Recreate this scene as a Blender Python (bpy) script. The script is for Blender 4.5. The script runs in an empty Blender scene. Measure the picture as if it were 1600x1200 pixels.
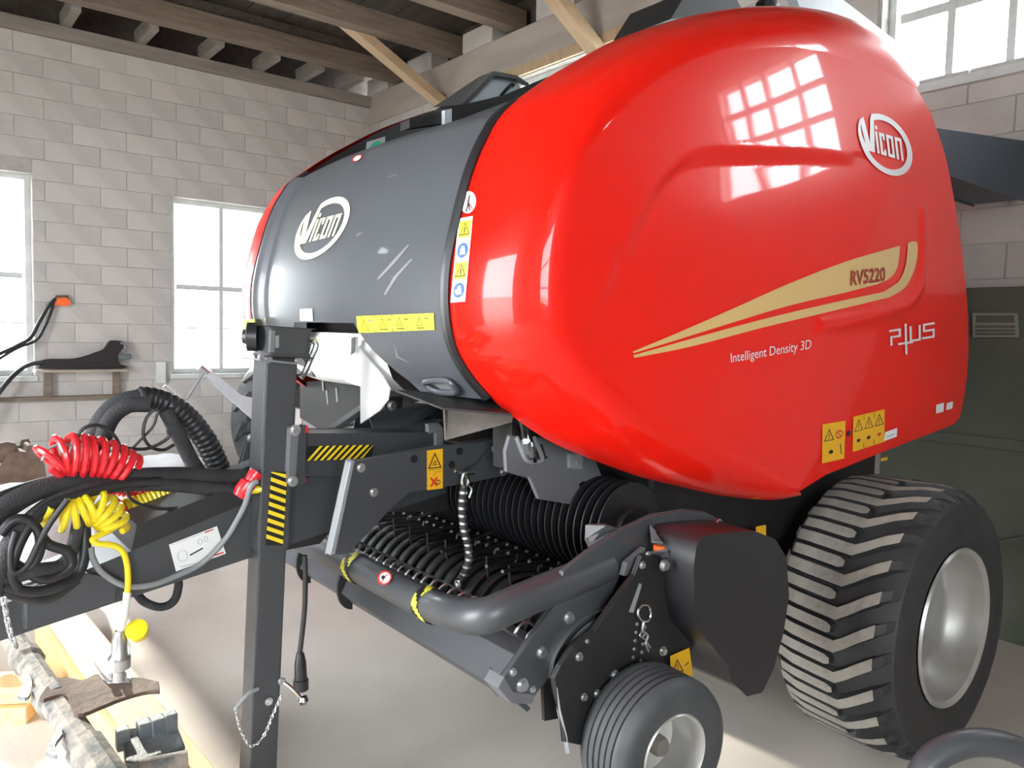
import bpy, bmesh, math, random
from mathutils import Vector, Matrix
from mathutils.bvhtree import BVHTree
random.seed(7)
SC = bpy.context.scene
COL = SC.collection
R = math.radians

# ------------------------------------------------------------------ camera
FPX = 1223.0
CAM_POS = Vector((2.52, -3.09, 1.64))
YAW, PITCH, ROLL = R(51.3), R(-3.83), R(1.4)
_f0 = Vector((-math.sin(YAW), math.cos(YAW), 0)); _r0 = Vector((math.cos(YAW), math.sin(YAW), 0)); _z = Vector((0, 0, 1))
CF = _f0*math.cos(PITCH) + _z*math.sin(PITCH)
_u0 = -_f0*math.sin(PITCH) + _z*math.cos(PITCH)
CR = _r0*math.cos(ROLL) + _u0*math.sin(ROLL)
CU = _u0*math.cos(ROLL) - _r0*math.sin(ROLL)
cd = bpy.data.cameras.new('camera'); cam = bpy.data.objects.new('camera', cd); COL.objects.link(cam)
cd.sensor_width = 36; cd.lens = FPX/1600*36; cd.clip_start = .02
cam.matrix_world = Matrix(((CR.x, CU.x, -CF.x, CAM_POS.x), (CR.y, CU.y, -CF.y, CAM_POS.y), (CR.z, CU.z, -CF.z, CAM_POS.z), (0, 0, 0, 1)))
SC.camera = cam

# ------------------------------------------------------------------ world, light, exposure
w = bpy.data.worlds.new('world'); SC.world = w; w.use_nodes = True
bg = w.node_tree.nodes['Background']; bg.inputs[0].default_value = (.92, .96, 1, 1); bg.inputs[1].default_value = 13.0
SUN_STRENGTH = 5.0
sd = bpy.data.lights.new('sun', 'SUN'); sun = bpy.data.objects.new('sun', sd); COL.objects.link(sun)
sd.energy = SUN_STRENGTH; sd.angle = R(1.5); sd.color = (1, .93, .8)
sun.rotation_euler = Vector((.93, -.02, -.36)).to_track_quat('-Z', 'Y').to_euler()
def portal(name, loc, direction, sx, sy):
    d = bpy.data.lights.new(name, 'AREA'); d.shape = 'RECTANGLE'; d.size = sx; d.size_y = sy
    d.cycles.is_portal = True
    o = bpy.data.objects.new(name, d); COL.objects.link(o); o.location = loc
    o.rotation_euler = Vector(direction).to_track_quat('-Z', 'Z').to_euler()
vs = SC.view_settings
vs.view_transform = 'Standard'; vs.look = 'None'; vs.gamma = 1; vs.use_curve_mapping = False; vs.exposure = 1.08

# ------------------------------------------------------------------ pixel <-> place
def ray(px, py): return CF + CR*((px-800)/FPX) - CU*((py-600)/FPX)
def at(px, py, X=None, Y=None, Z=None):
    d = ray(px, py)
    if X is not None: t = (X-CAM_POS.x)/d.x
    elif Y is not None: t = (Y-CAM_POS.y)/d.y
    else: t = (Z-CAM_POS.z)/d.z
    return CAM_POS + d*t
def sm(x): x = max(0., min(1., x)); return x*x*(3-2*x)
def catmull(pts, n=6, closed=False):
    pts = [Vector(p) for p in pts]; out = []; L = len(pts)
    if L < 3 and not closed: return pts
    for i in range(L if closed else L-1):
        if closed: a, b, c, d = pts[i-1], pts[i], pts[(i+1) % L], pts[(i+2) % L]
        else:
            b, c = pts[i], pts[i+1]
            a = pts[i-1] if i else b*2-c
            d = pts[i+2] if i+2 < L else c*2-b
        for k in range(n):
            t = k/n
            out.append(.5*((2*b)+(c-a)*t+(2*a-5*b+4*c-d)*t*t+(3*b-a-3*c+d)*t**3))
    if not closed: out.append(pts[-1])
    return out
def resample(pts, n):
    s = [0]
    for a, b in zip(pts, pts[1:]): s.append(s[-1]+(b-a).length)
    out = []; j = 0
    for i in range(n):
        t = s[-1]*i/(n-1)
        while j < len(s)-2 and s[j+1] < t: j += 1
        k = (t-s[j])/max(1e-9, s[j+1]-s[j])
        out.append(pts[j].lerp(pts[j+1], min(1, k)))
    return out

# ------------------------------------------------------------------ mesh builder
class MB:
    def __init__(s): s.v = []; s.f = []; s.m = []; s.sm = []
    def add(s, verts, faces, mi=0, smooth=False):
        o = len(s.v); s.v += [tuple(v) for v in verts]
        for f in faces: s.f.append(tuple(i+o for i in f)); s.m.append(mi); s.sm.append(smooth)
        return s
    def box(s, lo, hi, mi=0):
        x0, y0, z0 = lo; x1, y1, z1 = hi
        return s.add([(x0,y0,z0),(x1,y0,z0),(x1,y1,z0),(x0,y1,z0),(x0,y0,z1),(x1,y0,z1),(x1,y1,z1),(x0,y1,z1)],
            [(0,3,2,1),(4,5,6,7),(0,1,5,4),(1,2,6,5),(2,3,7,6),(3,0,4,7)], mi)
    def prism(s, pts, d, mi=0, smooth=False):      # polygon pushed along d
        pts = [Vector(p) for p in pts]; d = Vector(d); n = len(pts)
        V = pts + [p+d for p in pts]
        F = [tuple(range(n)), tuple(range(2*n-1, n-1, -1))]
        s.add(V, F, mi)
        s.add(V, [(i, i+n, (i+1) % n+n, (i+1) % n) for i in range(n)], mi, smooth)
        return s
    def bar(s, a, b, w, h, up=(0, 0, 1), mi=0):    # rectangular bar from a to b
        a, b = Vector(a), Vector(b); t = (b-a).normalized(); up = Vector(up)
        x = t.cross(up).normalized(); y = x.cross(t).normalized()
        q = [x*(w/2)+y*(h/2), -x*(w/2)+y*(h/2), -x*(w/2)-y*(h/2), x*(w/2)-y*(h/2)]
        return s.prism([a+k for k in q], b-a, mi)
    def tube(s, pts, r, n=10, res=5, mi=0, closed=False, cap=True):
        P = catmull(pts, res, closed) if len(pts) > 2 else [Vector(p) for p in pts]
        rr = r if callable(r) else (lambda t: r)
        L = len(P); V = []; N = None
        for i, p in enumerate(P):
            a = P[i-1] if (i or closed) else P[i]; b = P[(i+1) % L] if (i < L-1 or closed) else P[i]
            t = (b-a).normalized() if (b-a).length > 1e-9 else Vector((0, 0, 1))
            if N is None:
                N = t.orthogonal().normalized()
            N = (N - t*N.dot(t)).normalized(); B = t.cross(N)
            q = rr(i/max(1, L-1))
            for k in range(n):
                c = 2*math.pi*k/n; V.append(p+N*(q*math.cos(c))+B*(q*math.sin(c)))
        F = []
        for i in range(L if closed else L-1):
            j = (i+1) % L
            for k in range(n):
                k2 = (k+1) % n; F.append((i*n+k, i*n+k2, j*n+k2, j*n+k))
        s.add(V, F, mi, True)
        if cap and not closed:
            o = len(V)
            s.add(V[:n], [tuple(range(n-1, -1, -1))], mi); s.add(V[-n:], [tuple(range(n))], mi)
        return s
    def lathe(s, prof, org, axis, n=32, mi=0, smooth=True, cap=True):   # prof: (along axis, radius)
        org = Vector(org); ax = Vector(axis).normalized(); u = ax.orthogonal().normalized(); v = ax.cross(u)
        V = []
        for h, r in prof:
            for k in range(n):
                a = 2*math.pi*k/n; V.append(org+ax*h+u*(r*math.cos(a))+v*(r*math.sin(a)))
        F = []
        for i in range(len(prof)-1):
            for k in range(n):
                k2 = (k+1) % n; F.append((i*n+k, i*n+k2, (i+1)*n+k2, (i+1)*n+k))
        s.add(V, F, mi, smooth)
        if not cap: return s
        if prof[0][1] > 1e-5: s.add(V[:n], [tuple(range(n-1, -1, -1))], mi)
        if prof[-1][1] > 1e-5: s.add(V[-n:], [tuple(range(n))], mi)
        return s
    def grid(s, rows, mi=0, smooth=True, closed_u=False):
        n = len(rows[0]); V = [p for r in rows for p in r]; F = []
        for i in range(len(rows)-1):
            for k in range(n if closed_u else n-1):
                k2 = (k+1) % n
                F.append((i*n+k, i*n+k2, (i+1)*n+k2, (i+1)*n+k))
        return s.add(V, F, mi, smooth)
    def mesh(s, name, mats, bevel=0, auto=None, weld=False, recalc=True, sharp=True):
        me = bpy.data.meshes.new(name); me.from_pydata(s.v, [], s.f)
        for i, p in enumerate(me.polygons): p.material_index = s.m[i]; p.use_smooth = s.sm[i]
        bm = bmesh.new(); bm.from_mesh(me)
        if weld: bmesh.ops.remove_doubles(bm, verts=bm.verts, dist=1e-5)
        if recalc: bmesh.ops.recalc_face_normals(bm, faces=bm.faces)
        if bevel:
            bmesh.ops.remove_doubles(bm, verts=bm.verts, dist=1e-5)
            es = [e for e in bm.edges if len(e.link_faces) == 2 and e.calc_face_angle(0) > R(28)]
            bmesh.ops.bevel(bm, geom=es, offset=bevel, segments=2, profile=.6, affect='EDGES', clamp_overlap=True)
        bm.to_mesh(me); bm.free()
        if sharp and not bevel and any(s.sm): me.set_sharp_from_angle(angle=R(38))
        for m in (mats if isinstance(mats, (list, tuple)) else [mats]): me.materials.append(M[m])
        return me
    def build(s, name, mats, parent=None, **k):
        return link(name, s.mesh(name, mats, **k), parent)
def link(name, me, parent=None, loc=None, rot=None):
    o = bpy.data.objects.new(name, me); COL.objects.link(o)
    if parent is not None: o.parent = parent
    if loc is not None: o.location = loc
    if rot is not None: o.rotation_euler = rot
    return o
def thing(name, label, cat, loc=(0, 0, 0), group=None):
    o = bpy.data.objects.new(name, None); COL.objects.link(o); o.location = loc; o.empty_display_size = .1
    return tag(o, label, cat, group)
def tag(o, label, cat, group=None):
    o['label'] = label; o['category'] = cat
    if group: o['group'] = group
    return o
def struct(o, label=None, cat=None):
    o['kind'] = 'structure'
    if label: o['label'] = label
    if cat: o['category'] = cat
    return o

# ------------------------------------------------------------------ materials
M = {}
def mat(name, col, rough=.5, metal=0, noise=None, bump=None, coat=0, spec=.5, scale=8, col2=None, detail=4, coords='Object', stretch=(1, 1, 1), rvar=0, emit=0):
    m = bpy.data.materials.new(name); m.use_nodes = True; nt = m.node_tree; b = nt.nodes['Principled BSDF']
    b.inputs['Base Color'].default_value = (*col, 1); b.inputs['Roughness'].default_value = rough; b.inputs['Metallic'].default_value = metal
    b.inputs['Coat Weight'].default_value = coat; b.inputs['Coat Roughness'].default_value = .04; b.inputs['Specular IOR Level'].default_value = spec
    if col2 or bump or rvar:
        tc = nt.nodes.new('ShaderNodeTexCoord'); mp = nt.nodes.new('ShaderNodeMapping'); mp.inputs['Scale'].default_value = stretch
        nt.links.new(tc.outputs[coords], mp.inputs[0])
        nz = nt.nodes.new('ShaderNodeTexNoise'); nz.inputs['Scale'].default_value = scale; nz.inputs['Detail'].default_value = detail; nz.inputs['Roughness'].default_value = .62
        nt.links.new(mp.outputs[0], nz.inputs[0])
        if col2:
            cr = nt.nodes.new('ShaderNodeValToRGB'); lo, hi = noise or (.35, .65)
            cr.color_ramp.elements[0].position = lo; cr.color_ramp.elements[1].position = hi
            cr.color_ramp.elements[0].color = (*col, 1); cr.color_ramp.elements[1].color = (*col2, 1)
            nt.links.new(nz.outputs[0], cr.inputs[0]); nt.links.new(cr.outputs[0], b.inputs['Base Color'])
        if rvar:
            mr = nt.nodes.new('ShaderNodeMapRange'); mr.inputs[3].default_value = rough-rvar; mr.inputs[4].default_value = rough+rvar
            nt.links.new(nz.outputs[0], mr.inputs[0]); nt.links.new(mr.outputs[0], b.inputs['Roughness'])
        if bump:
            n2 = nt.nodes.new('ShaderNodeTexNoise'); n2.inputs['Scale'].default_value = scale*bump[1]; n2.inputs['Detail'].default_value = 5
            nt.links.new(mp.outputs[0], n2.inputs[0])
            bp = nt.nodes.new('ShaderNodeBump'); bp.inputs['Strength'].default_value = bump[0]; bp.inputs['Distance'].default_value = .01
            nt.links.new(n2.outputs[0], bp.inputs['Height']); nt.links.new(bp.outputs[0], b.inputs['Normal'])
    M[name] = m
    return m
mat('red_paint', (.78, .010, .004), .3, coat=.55, spec=.12)
mat('dark_paint', (.05, .052, .058), .42, coat=.06, col2=(.052, .055, .06), scale=3, rvar=.06)
mat('scratch_grey', (.2, .2, .21), .5)
mat('slate_and_lit_grey', (.12, .122, .13), .38, col2=(.13, .132, .14), scale=3)
mat('reflection_white', (.86, .86, .85), .3, coat=.3)
mat('dust_dark', (.07, .06, .053), .7, col2=(.14, .115, .1), scale=6, noise=(.4, .7), bump=(.15, 5))
mat('hood_paint', (.078, .083, .095), .36, coat=.2, col2=(.084, .09, .1), scale=2)
mat('black_plastic', (.016, .016, .018), .36, spec=.5)
mat('black_steel', (.012, .012, .013), .5, col2=(.018, .017, .017), scale=6)
mat('grey_steel', (.2, .21, .225), .38, metal=.0, col2=(.24, .25, .26), scale=5)
mat('dusty_steel', (.12, .105, .09), .6, col2=(.22, .19, .16), scale=5, noise=(.35, .7), bump=(.15, 5))
mat('bright_steel', (.62, .63, .64), .22, metal=1)
mat('sheet_steel', (.86, .86, .86), .18, metal=1, rvar=.08, scale=4)
mat('zinc', (.55, .55, .56), .33, metal=.9, rvar=.1, scale=30)
mat('rubber', (.020, .020, .022), .62, col2=(.034, .033, .033), scale=5, bump=(.1, 12))
mat('rubber_fine', (.045, .048, .052), .55, col2=(.06, .063, .066), scale=9)
mat('tread_dust', (.30, .275, .24), .8, col2=(.17, .155, .14), scale=9, noise=(.42, .75), bump=(.3, 6))
mat('rim_silver', (.55, .54, .52), .34, metal=.55, col2=(.45, .43, .4), scale=4)
mat('hose_black', (.018, .018, .02), .45)
mat('sleeve_black', (.022, .022, .025), .75, bump=(.5, 30), scale=6, col2=(.04, .04, .042))
mat('red_plastic', (.75, .02, .03), .3, coat=.3)
mat('yellow_plastic', (.86, .68, .02), .3, coat=.3)
mat('white_rubber', (.75, .75, .72), .5)
mat('orange_plastic', (.85, .13, .02), .4)
mat('decal_yellow', (.85, .62, .02), .4)
mat('decal_pale_yellow', (.68, .64, .05), .4)
mat('decal_amber', (.80, .42, .01), .4)
mat('decal_white', (.82, .83, .82), .35)
mat('decal_black', (.012, .012, .012), .4)
mat('decal_red', (.6, .03, .02), .4)
mat('decal_blue', (.06, .14, .55), .4)
mat('decal_green', (.03, .38, .2), .4)
mat('decal_grey', (.35, .35, .36), .4)
mat('gold_print', (.64, .43, .16), .3, coat=.5)
mat('cream_print', (.80, .78, .52), .35, coat=.3)
mat('silver_print', (.72, .68, .70), .35)
mat('rv_red', (.30, .025, .015), .35)
mat('block', (.42, .395, .375), .85, col2=(.50, .475, .455), scale=2.2, bump=(.5, 8), coords='Object')
mat('block_b', (.405, .382, .365), .85, col2=(.48, .457, .437), scale=2.6, bump=(.5, 9))
mat('block_c', (.44, .417, .397), .85, col2=(.525, .50, .475), scale=1.9, bump=(.5, 8))
mat('mortar', (.42, .395, .375), .9, col2=(.33, .31, .295), scale=6, bump=(.5, 8))
mat('ring_beam', (.40, .35, .31), .85, col2=(.33, .285, .25), scale=3, bump=(.3, 8), stretch=(.3, 1, 2))
mat('floor_concrete', (.56, .505, .45), .7, col2=(.64, .585, .53), scale=1.1, bump=(.1, 40), detail=8)
mat('green_paint', (.075, .085, .062), .6, col2=(.10, .105, .08), scale=2)
mat('window_paint', (.62, .64, .63), .6, col2=(.52, .54, .53), scale=6)
mat('joist_wood', (.14, .105, .078), .75, col2=(.2, .155, .115), scale=4, stretch=(6, .5, 6), bump=(.3, 4))
mat('brace_wood', (.38, .27, .165), .7, col2=(.46, .335, .215), scale=4, stretch=(6, .6, 1), bump=(.2, 4))
mat('ceiling_wood', (.085, .066, .055), .8, col2=(.05, .04, .034), scale=3, stretch=(.4, 5, 5), bump=(.3, 4))
mat('plate_wood', (.20, .175, .155), .8, col2=(.26, .23, .205), scale=3, stretch=(5, .4, 5), bump=(.3, 4))
mat('timber', (.62, .40, .17), .65, col2=(.72, .51, .25), scale=4, stretch=(.6, 6, 6), bump=(.2, 4))
mat('timber_orange', (.42, .19, .06), .65, col2=(.55, .28, .1), scale=4, stretch=(.6, 6, 6), bump=(.2, 4))
mat('muddy_iron', (.30, .26, .215), .8, col2=(.12, .12, .12), scale=14, noise=(.4, .62), bump=(.5, 4))
mat('slate_iron', (.12, .135, .15), .6, col2=(.2, .2, .195), scale=12, noise=(.45, .7), bump=(.35, 4))
mat('rust', (.075, .045, .032), .85, col2=(.13, .085, .06), scale=8, bump=(.6, 4))
mat('sack', (.62, .62, .64), .75, col2=(.7, .7, .71), scale=6, bump=(.3, 5))
mat('pale_blue_steel', (.38, .42, .46), .45, col2=(.45, .48, .51), scale=4)
mat('shelf_wood', (.30, .25, .2), .8, col2=(.38, .33, .27), scale=5, stretch=(3, .5, 5))
mat('yard', (.38, .38, .34), .9, col2=(.5, .48, .44), scale=.4)
mat('sign_grey', (.22, .225, .19), .5)
mat('dark_blue_steel', (.035, .05, .075), .4)
m = bpy.data.materials.new('glass'); m.use_nodes = True; nt = m.node_tree; nt.nodes.clear()
o_ = nt.nodes.new('ShaderNodeOutputMaterial'); mx = nt.nodes.new('ShaderNodeMixShader'); tr = nt.nodes.new('ShaderNodeBsdfTransparent'); gl = nt.nodes.new('ShaderNodeBsdfGlossy')
tr.inputs[0].default_value = (.94, .96, .96, 1); gl.inputs['Roughness'].default_value = .02; mx.inputs[0].default_value = .05
nt.links.new(tr.outputs[0], mx.inputs[1]); nt.links.new(gl.outputs[0], mx.inputs[2]); nt.links.new(mx.outputs[0], o_.inputs[0]); M['glass'] = m

# ================================================================== THE ROOM
XL, XR, YB, YF, HT = -6.58, 5.6, 1.78, -6.6, 4.42
fl = MB().box((XL-.3, YF-.3, -.12), (XR+.3, YB+.3, 0)).build('floor', 'floor_concrete'); struct(fl)
yd = MB().box((-60, -60, -.3), (60, 60, -.125)).build('yard_ground', 'yard'); struct(yd, 'pale gravel yard outside the shed', 'ground')
BH, BL = .2, .5      # block course height, block length along the wall
def slab(axis, pos, thick, a0, a1, z0, z1, holes, name, parent=None, matn='mortar'):
    """wall slab with rectangular holes; axis 'X': plane X=pos running along Y, axis 'Y': plane Y=pos along X"""
    cuts = sorted(set([a0, a1]+[h[0] for h in holes]+[h[1] for h in holes])); mb = MB()
    for c0, c1 in zip(cuts, cuts[1:]):
        hs = sorted([(h[2], h[3]) for h in holes if h[0] <= c0+1e-6 and h[1] >= c1-1e-6]); z = z0
        for h0, h1 in hs+[(z1, z1)]:
            if h0 > z+1e-4:
                if axis == 'X': mb.box((min(pos, pos+thick), c0, z), (max(pos, pos+thick), c1, h0))
                else: mb.box((c0, min(pos, pos+thick), z), (c1, max(pos, pos+thick), h0))
            z = h1
    return mb.build(name, matn, parent)
block_cache = {}
def blocks(parent, axis, face, nrm, a0, a1, z0, z1, holes, phase, off=.006):
    """single blocks laid in running bond in front of a slab; each is an object"""
    row = 0; z = z1; cnt = 0
    while z-BH > z0-.01:
        zc0, zc1 = z-BH, z
        a = a0-BL+((phase-a0) % BL)+(BL/2 if row % 2 else 0)
        while a < a1:
            p0, p1 = max(a, a0), min(a+BL, a1)
            segs = [(p0, p1)]
            for h in holes:
                if h[2] < zc1-.05 and h[3] > zc0+.05:
                    new = []
                    for s0, s1 in segs:
                        if h[1] <= s0 or h[0] >= s1: new.append((s0, s1)); continue
                        if s0 < h[0]: new.append((s0, h[0]))
                        if s1 > h[1]: new.append((h[1], s1))
                    segs = new
            for s0, s1 in segs:
                L = s1-s0
                if L < .07: continue
                kind = random.choice(['block', 'block', 'block_b', 'block_c']); key = (axis, round(L, 3), kind)
                if key not in block_cache:
                    j = .004; mb = MB(); d = .03
                    if axis == 'X': mb.box((-d, -L/2+j, -BH/2+j*.8), (0, L/2-j, BH/2-j*.8))
                    else: mb.box((-L/2+j, 0, -BH/2+j*.8), (L/2-j, d, BH/2-j*.8))
                    block_cache[key] = mb.mesh('block', kind, bevel=.003)
                c = (s0+s1)/2; e = off+random.uniform(-.003, .004)
                loc = (face+nrm*e, c, (zc0+zc1)/2) if axis == 'X' else (c, face+nrm*e, (zc0+zc1)/2)
                o = link('block', block_cache[key], parent, loc)
                o.rotation_euler = (random.uniform(-.004, .004), random.uniform(-.004, .004), random.uniform(-.006, .006)); cnt += 1
            a += BL
        z -= BH; row += 1
    return cnt

# left wall with two tall windows
LW = [(-3.15, -1.93, 1.08, 3.08), (-.62, .52, 1.08, 3.02)]
wl = slab('X', XL, -.3, YF, YB+.3, 0, HT, LW, 'wall_left'); struct(wl)
blocks(wl, 'X', XL, 1, -3.4, YB, HT-22*BH, HT, LW, -2.07)
# back wall with a row of high windows
BW = [(-3.78, -2.62, 3.16, 4.1), (-2.36, -1.2, 3.16, 4.1), (.02, 1.42, 3.16, 4.1), (2.3, 3.6, 3.05, 4.1)]
wb = slab('Y', YB, .3, XL, XR, 0, 4.2, BW, 'wall_back'); struct(wb)
blocks(wb, 'Y', YB, -1, XL, .0, 4.2-6*BH, 4.2, BW, -6.3)
blocks(wb, 'Y', YB, -1, .0, 2.0, .2, 4.2, BW, .3)
# solid ring beam above the windows and the loose blocks between the joist ends
struct(MB().box((XL, YB-.02, 4.2), (XR, YB+.28, 4.56)).build('trim_1', 'ring_beam', bevel=.01), 'pale ring beam along the top of the wall', 'beam')
# right wall and front wall, behind the camera: big gate and windows light the shed
RW = [(-6.0, -3.5, 1.2, 3.5)]
wr = slab('X', XR, .3, YF, YB+.3, 0, 4.56, RW, 'wall_right', matn='block'); struct(wr)
FW = [(-1.7, 1.1, 0, 3.4)]
wf = slab('Y', YF, -.3, XL, XR, 0, 4.56, FW, 'wall_front', matn='block'); struct(wf)
def window(n, axis, pos, h, cols, rows, thin_rows=(), fr=.055):
    a0, a1, z0, z1 = h
    def bx(mb, p0, p1, q0, q1, t0=-.03, t1=.03):
        if axis == 'X': mb.box((pos+t0, p0, q0), (pos+t1, p1, q1))
        else: mb.box((p0, pos+t0, q0), (p1, pos+t1, q1))
        return mb
    mb = MB()
    bx(mb, a0, a1, z0, z0+fr); bx(mb, a0, a1, z1-fr, z1); bx(mb, a0, a0+fr, z0+fr, z1-fr); bx(mb, a1-fr, a1, z0+fr, z1-fr)
    w_ = mb.build('window_%d' % n, 'window_paint'); struct(w_)
    xs = [a0+fr+(a1-a0-2*fr)*i/cols for i in range(cols+1)]; zs = [z0+fr+(z1-z0-2*fr)*r for r in rows]
    for i in range(1, cols): bx(MB(), xs[i]-.022, xs[i]+.022, z0+fr, z1-fr, -.025, .025).build('mullion', 'window_paint', w_)
    for r in zs[1:-1]:
        t = .008 if any(abs(r-(z0+fr+(z1-z0-2*fr)*k)) < .01 for k in thin_rows) else .028
        for i in range(cols): bx(MB(), xs[i]+.022, xs[i+1]-.022, r-t, r+t, -.02, .02).build('glazing_bar', 'window_paint', w_)
    for i in range(cols):
        for r0, r1 in zip(zs, zs[1:]): bx(MB(), xs[i]+.02, xs[i+1]-.02, r0+.006, r1-.006, -.003, .003).build('pane', 'glass', w_)
    sill = MB()
    if axis == 'X': sill.box((min(pos, XL+.03 if pos < 0 else pos-.2), a0-.02, z0-.05), (max(pos, XL+.03 if pos < 0 else pos), a1+.02, z0))
    else: sill.box((a0-.02, pos-.17, z0-.05), (a1+.02, pos, z0))
    sill.build('sill', 'window_paint', w_)
    return w_
for i, h in enumerate(LW): window(i+1, 'X', XL-.13, h, 2, (0, .25, .5, 1), (.25,))
for i, h in enumerate(BW): window(i+3, 'Y', YB+.12, h, 4, (0, .36, .68, 1) if i == 3 else (0, .5, 1), fr=.045)
for i, h in enumerate(RW): window(i+8, 'X', XR+.12, h, 3, (0, .33, .66, 1))
# wooden lintel board over the high windows
for (a0, a1, z0, z1) in BW[:2]:
    struct(MB().box((a0-.12, YB-.05, z1), (a1+.12, YB-.02, z1+.09)).build('trim_2', 'brace_wood'), 'pale wooden board over the high window', 'board')
# wall plate on the left wall
struct(MB().box((XL-.25, YF, HT), (XL+.07, YB, HT+.13)).build('trim_3', 'plate_wood', bevel=.01), 'weathered wooden wall plate on top of the block wall', 'beam')
# boarded-up eaves above both walls
struct(MB().box((XL-.32, YF, HT), (XL-.26, YB+.3, 5.0)).build('trim_4', 'ceiling_wood'), 'dark eave boarding above the wall plate', 'board')
struct(MB().box((XL, YB+.22, 4.56), (XR+.3, YB+.28, 5.0)).build('trim_5', 'ceiling_wood'), 'dark eave boarding above the ring beam', 'board')
struct(MB().box((XL, YF-.3, 4.56), (XR+.3, YF-.2, 5.0)).build('trim_6', 'ceiling_wood')); struct(MB().box((XR+.2, YF, 4.56), (XR+.3, YB, 5.0)).build('trim_7', 'ceiling_wood'))
# ceiling boards
ce = MB().box((XL-.3, YF-.3, 4.98), (XR+.3, YB+.3, 5.02)).build('ceiling', 'ceiling_wood'); struct(ce)
bmesh_plank = MB().box((-6.2, -.098, -.012), (6.2, .098, .012)).mesh('ceiling_board', 'ceiling_wood')
yy = YF; k = 0
while yy < YB+.1:
    link('ceiling_board', bmesh_plank, ce, (-.49, yy+.1, 4.965+.008*(k % 2))); yy += .205; k += 1
jm = MB().box((-.08, YF-.2, 0), (.08, YB+.14, .2)).mesh('ceiling_joist', 'joist_wood', bevel=.006)
for x in (-5.93, -4.72, -3.72, -2.3, -1.1, .1, 1.3, 2.5, 3.7, 4.9):
    lb = {-5.93: 'dark brown ceiling joist closest to the left block wall', -4.72: 'dark brown ceiling joist carrying the pale brace near the room corner', -3.72: 'dark brown ceiling joist between the two pale braces', -2.3: 'dark brown ceiling joist carrying the pale brace by the high windows'}.get(x, 'dark brown wooden joist spanning the ceiling above the red machine')
    tag(link('ceiling_joist', jm, None, (x, 0, 4.6)), lb, 'beam', 'ceiling joists')
for x in (-6.3, -5.33, -4.2, -3.0, -1.7):
    mb = MB(); mb.box((x-.3, YB-.03, 4.56), (x+.22, YB+.2, 4.76))
    tag(mb.build('infill_block', 'block', bevel=.008), 'loose grey block set between joist ends on the ring beam', 'block', 'blocks between the joist ends')
rm = MB().box((0, -.045, 0), (.62, .045, .15)).mesh('rafter_foot', 'plate_wood', bevel=.005)
for y in (-1.62, -.93, -.28, .33, .85, 1.35):
    tag(link('rafter_foot', rm, None, (XL-.05, y, HT+.13)), 'short grey rafter foot standing on the left wall plate', 'rafter', 'rafter feet on the wall plate')
mb = MB(); mb.box((XL+.62, YF, HT+.2), (XL+.68, YB, HT+.5)); tag(mb.build('purlin', 'ceiling_wood'), 'dark purlin board running behind the rafter feet', 'board')
# braces from wall to joist
for (bx_, y0, z0, y1, z1, lb) in ((-4.86, 1.74, 4.12, .55, 4.70, 'pale wooden brace nailed to a joist near the room corner'), (-2.44, 1.74, 4.05, .75, 4.66, 'pale wooden brace beside the high windows above the machine')):
    tag(MB().bar((bx_, y0, z0), (bx_, y1, z1), .1, .14, up=(1, 0, 0)).build('wooden_brace', 'brace_wood', bevel=.004), lb, 'brace')
# light portals in the openings
portal('portal_gate', (-.3, YF-.02, 1.7), (0, 1, 0), 2.8, 3.4)
for h in LW: portal('portal_left', (XL-.02, (h[0]+h[1])/2, (h[2]+h[3])/2), (1, 0, 0), h[1]-h[0], h[3]-h[2])
for h in RW: portal('portal_right', (XR+.02, (h[0]+h[1])/2, (h[2]+h[3])/2), (-1, 0, 0), h[1]-h[0], h[3]-h[2])
for h in BW: portal('portal_back', ((h[0]+h[1])/2, YB+.02, (h[2]+h[3])/2), (0, -1, 0), h[1]-h[0], h[3]-h[2])
# ================================================================== THE BALER
BAL = thing('round_baler', 'large red and charcoal round baler with wide tyres parked in the shed', 'baler', (0, 0, 0))
def P(*a, **k): return at(*a, **k)
def plane(**k): return lambda px, py: at(px, py, **k)
# -------- red side shell: traced outline curves at real depths
A_px = [(1310,60,.72),(1270,35,.72),(1230,22,.72),(1180,17,.72),(1120,20,.72),(1060,30,.72),(1000,48,.72),(950,68,.72),(900,95,.72),(850,125,.72),
        (785,175,.72),(755,225,.72),(735,275,.72),(718,340,.72),(705,400,.72),(700,450,.72),(702,500,.72),(712,545,.72),(735,585,.72),(765,620,.72),
        (800,650,.73),(860,690,.75),(930,720,.78),(1000,745,.82),(1060,760,.86),(1130,775,.90),(1200,781,.94),(1240,774,.965)]
B_px = [(1432,138),(1395,118),(1347,100),(1300,84),(1250,75),(1219,73),(1150,78),(1100,90),(1047,113),(1005,145),(965,184),(930,222),(909,262),(900,300),(894,350),(888,425),(887,475),(895,512),(915,547),(960,590),(1030,640),(1090,675),(1147,706),(1205,736),(1240,762)]
XP = 1.03
Aw = [Vector((.78, .24, 2.74))]+[at(a, b, X=x) for a, b, x in A_px]
Bw = [at(a, b, X=XP) for a, b in B_px]
NB = 120
As = resample(catmull(Aw, 8), NB); Bs = resample(catmull(Bw, 8), NB)
bot = [at(1240, 762, X=XP), at(1242, 772, X=XP), at(1290, 742, X=XP), at(1400, 698, X=XP), at(1470, 671, X=XP), at(1490, 663, X=XP-.005)]
rear = [at(1500, 652, X=XP-.01), at(1508, 610, X=XP-.015), at(1513, 555, X=XP-.015), at(1511, 470, X=XP-.02), at(1500, 370, X=XP-.03), at(1480, 255, X=XP-.03), at(1455, 178, X=XP-.02)]
outline = Bs + resample(bot, 24)[1:] + resample(catmull(rear, 6), 46)
CEN = Vector((XP, -.38, 1.86))
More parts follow.
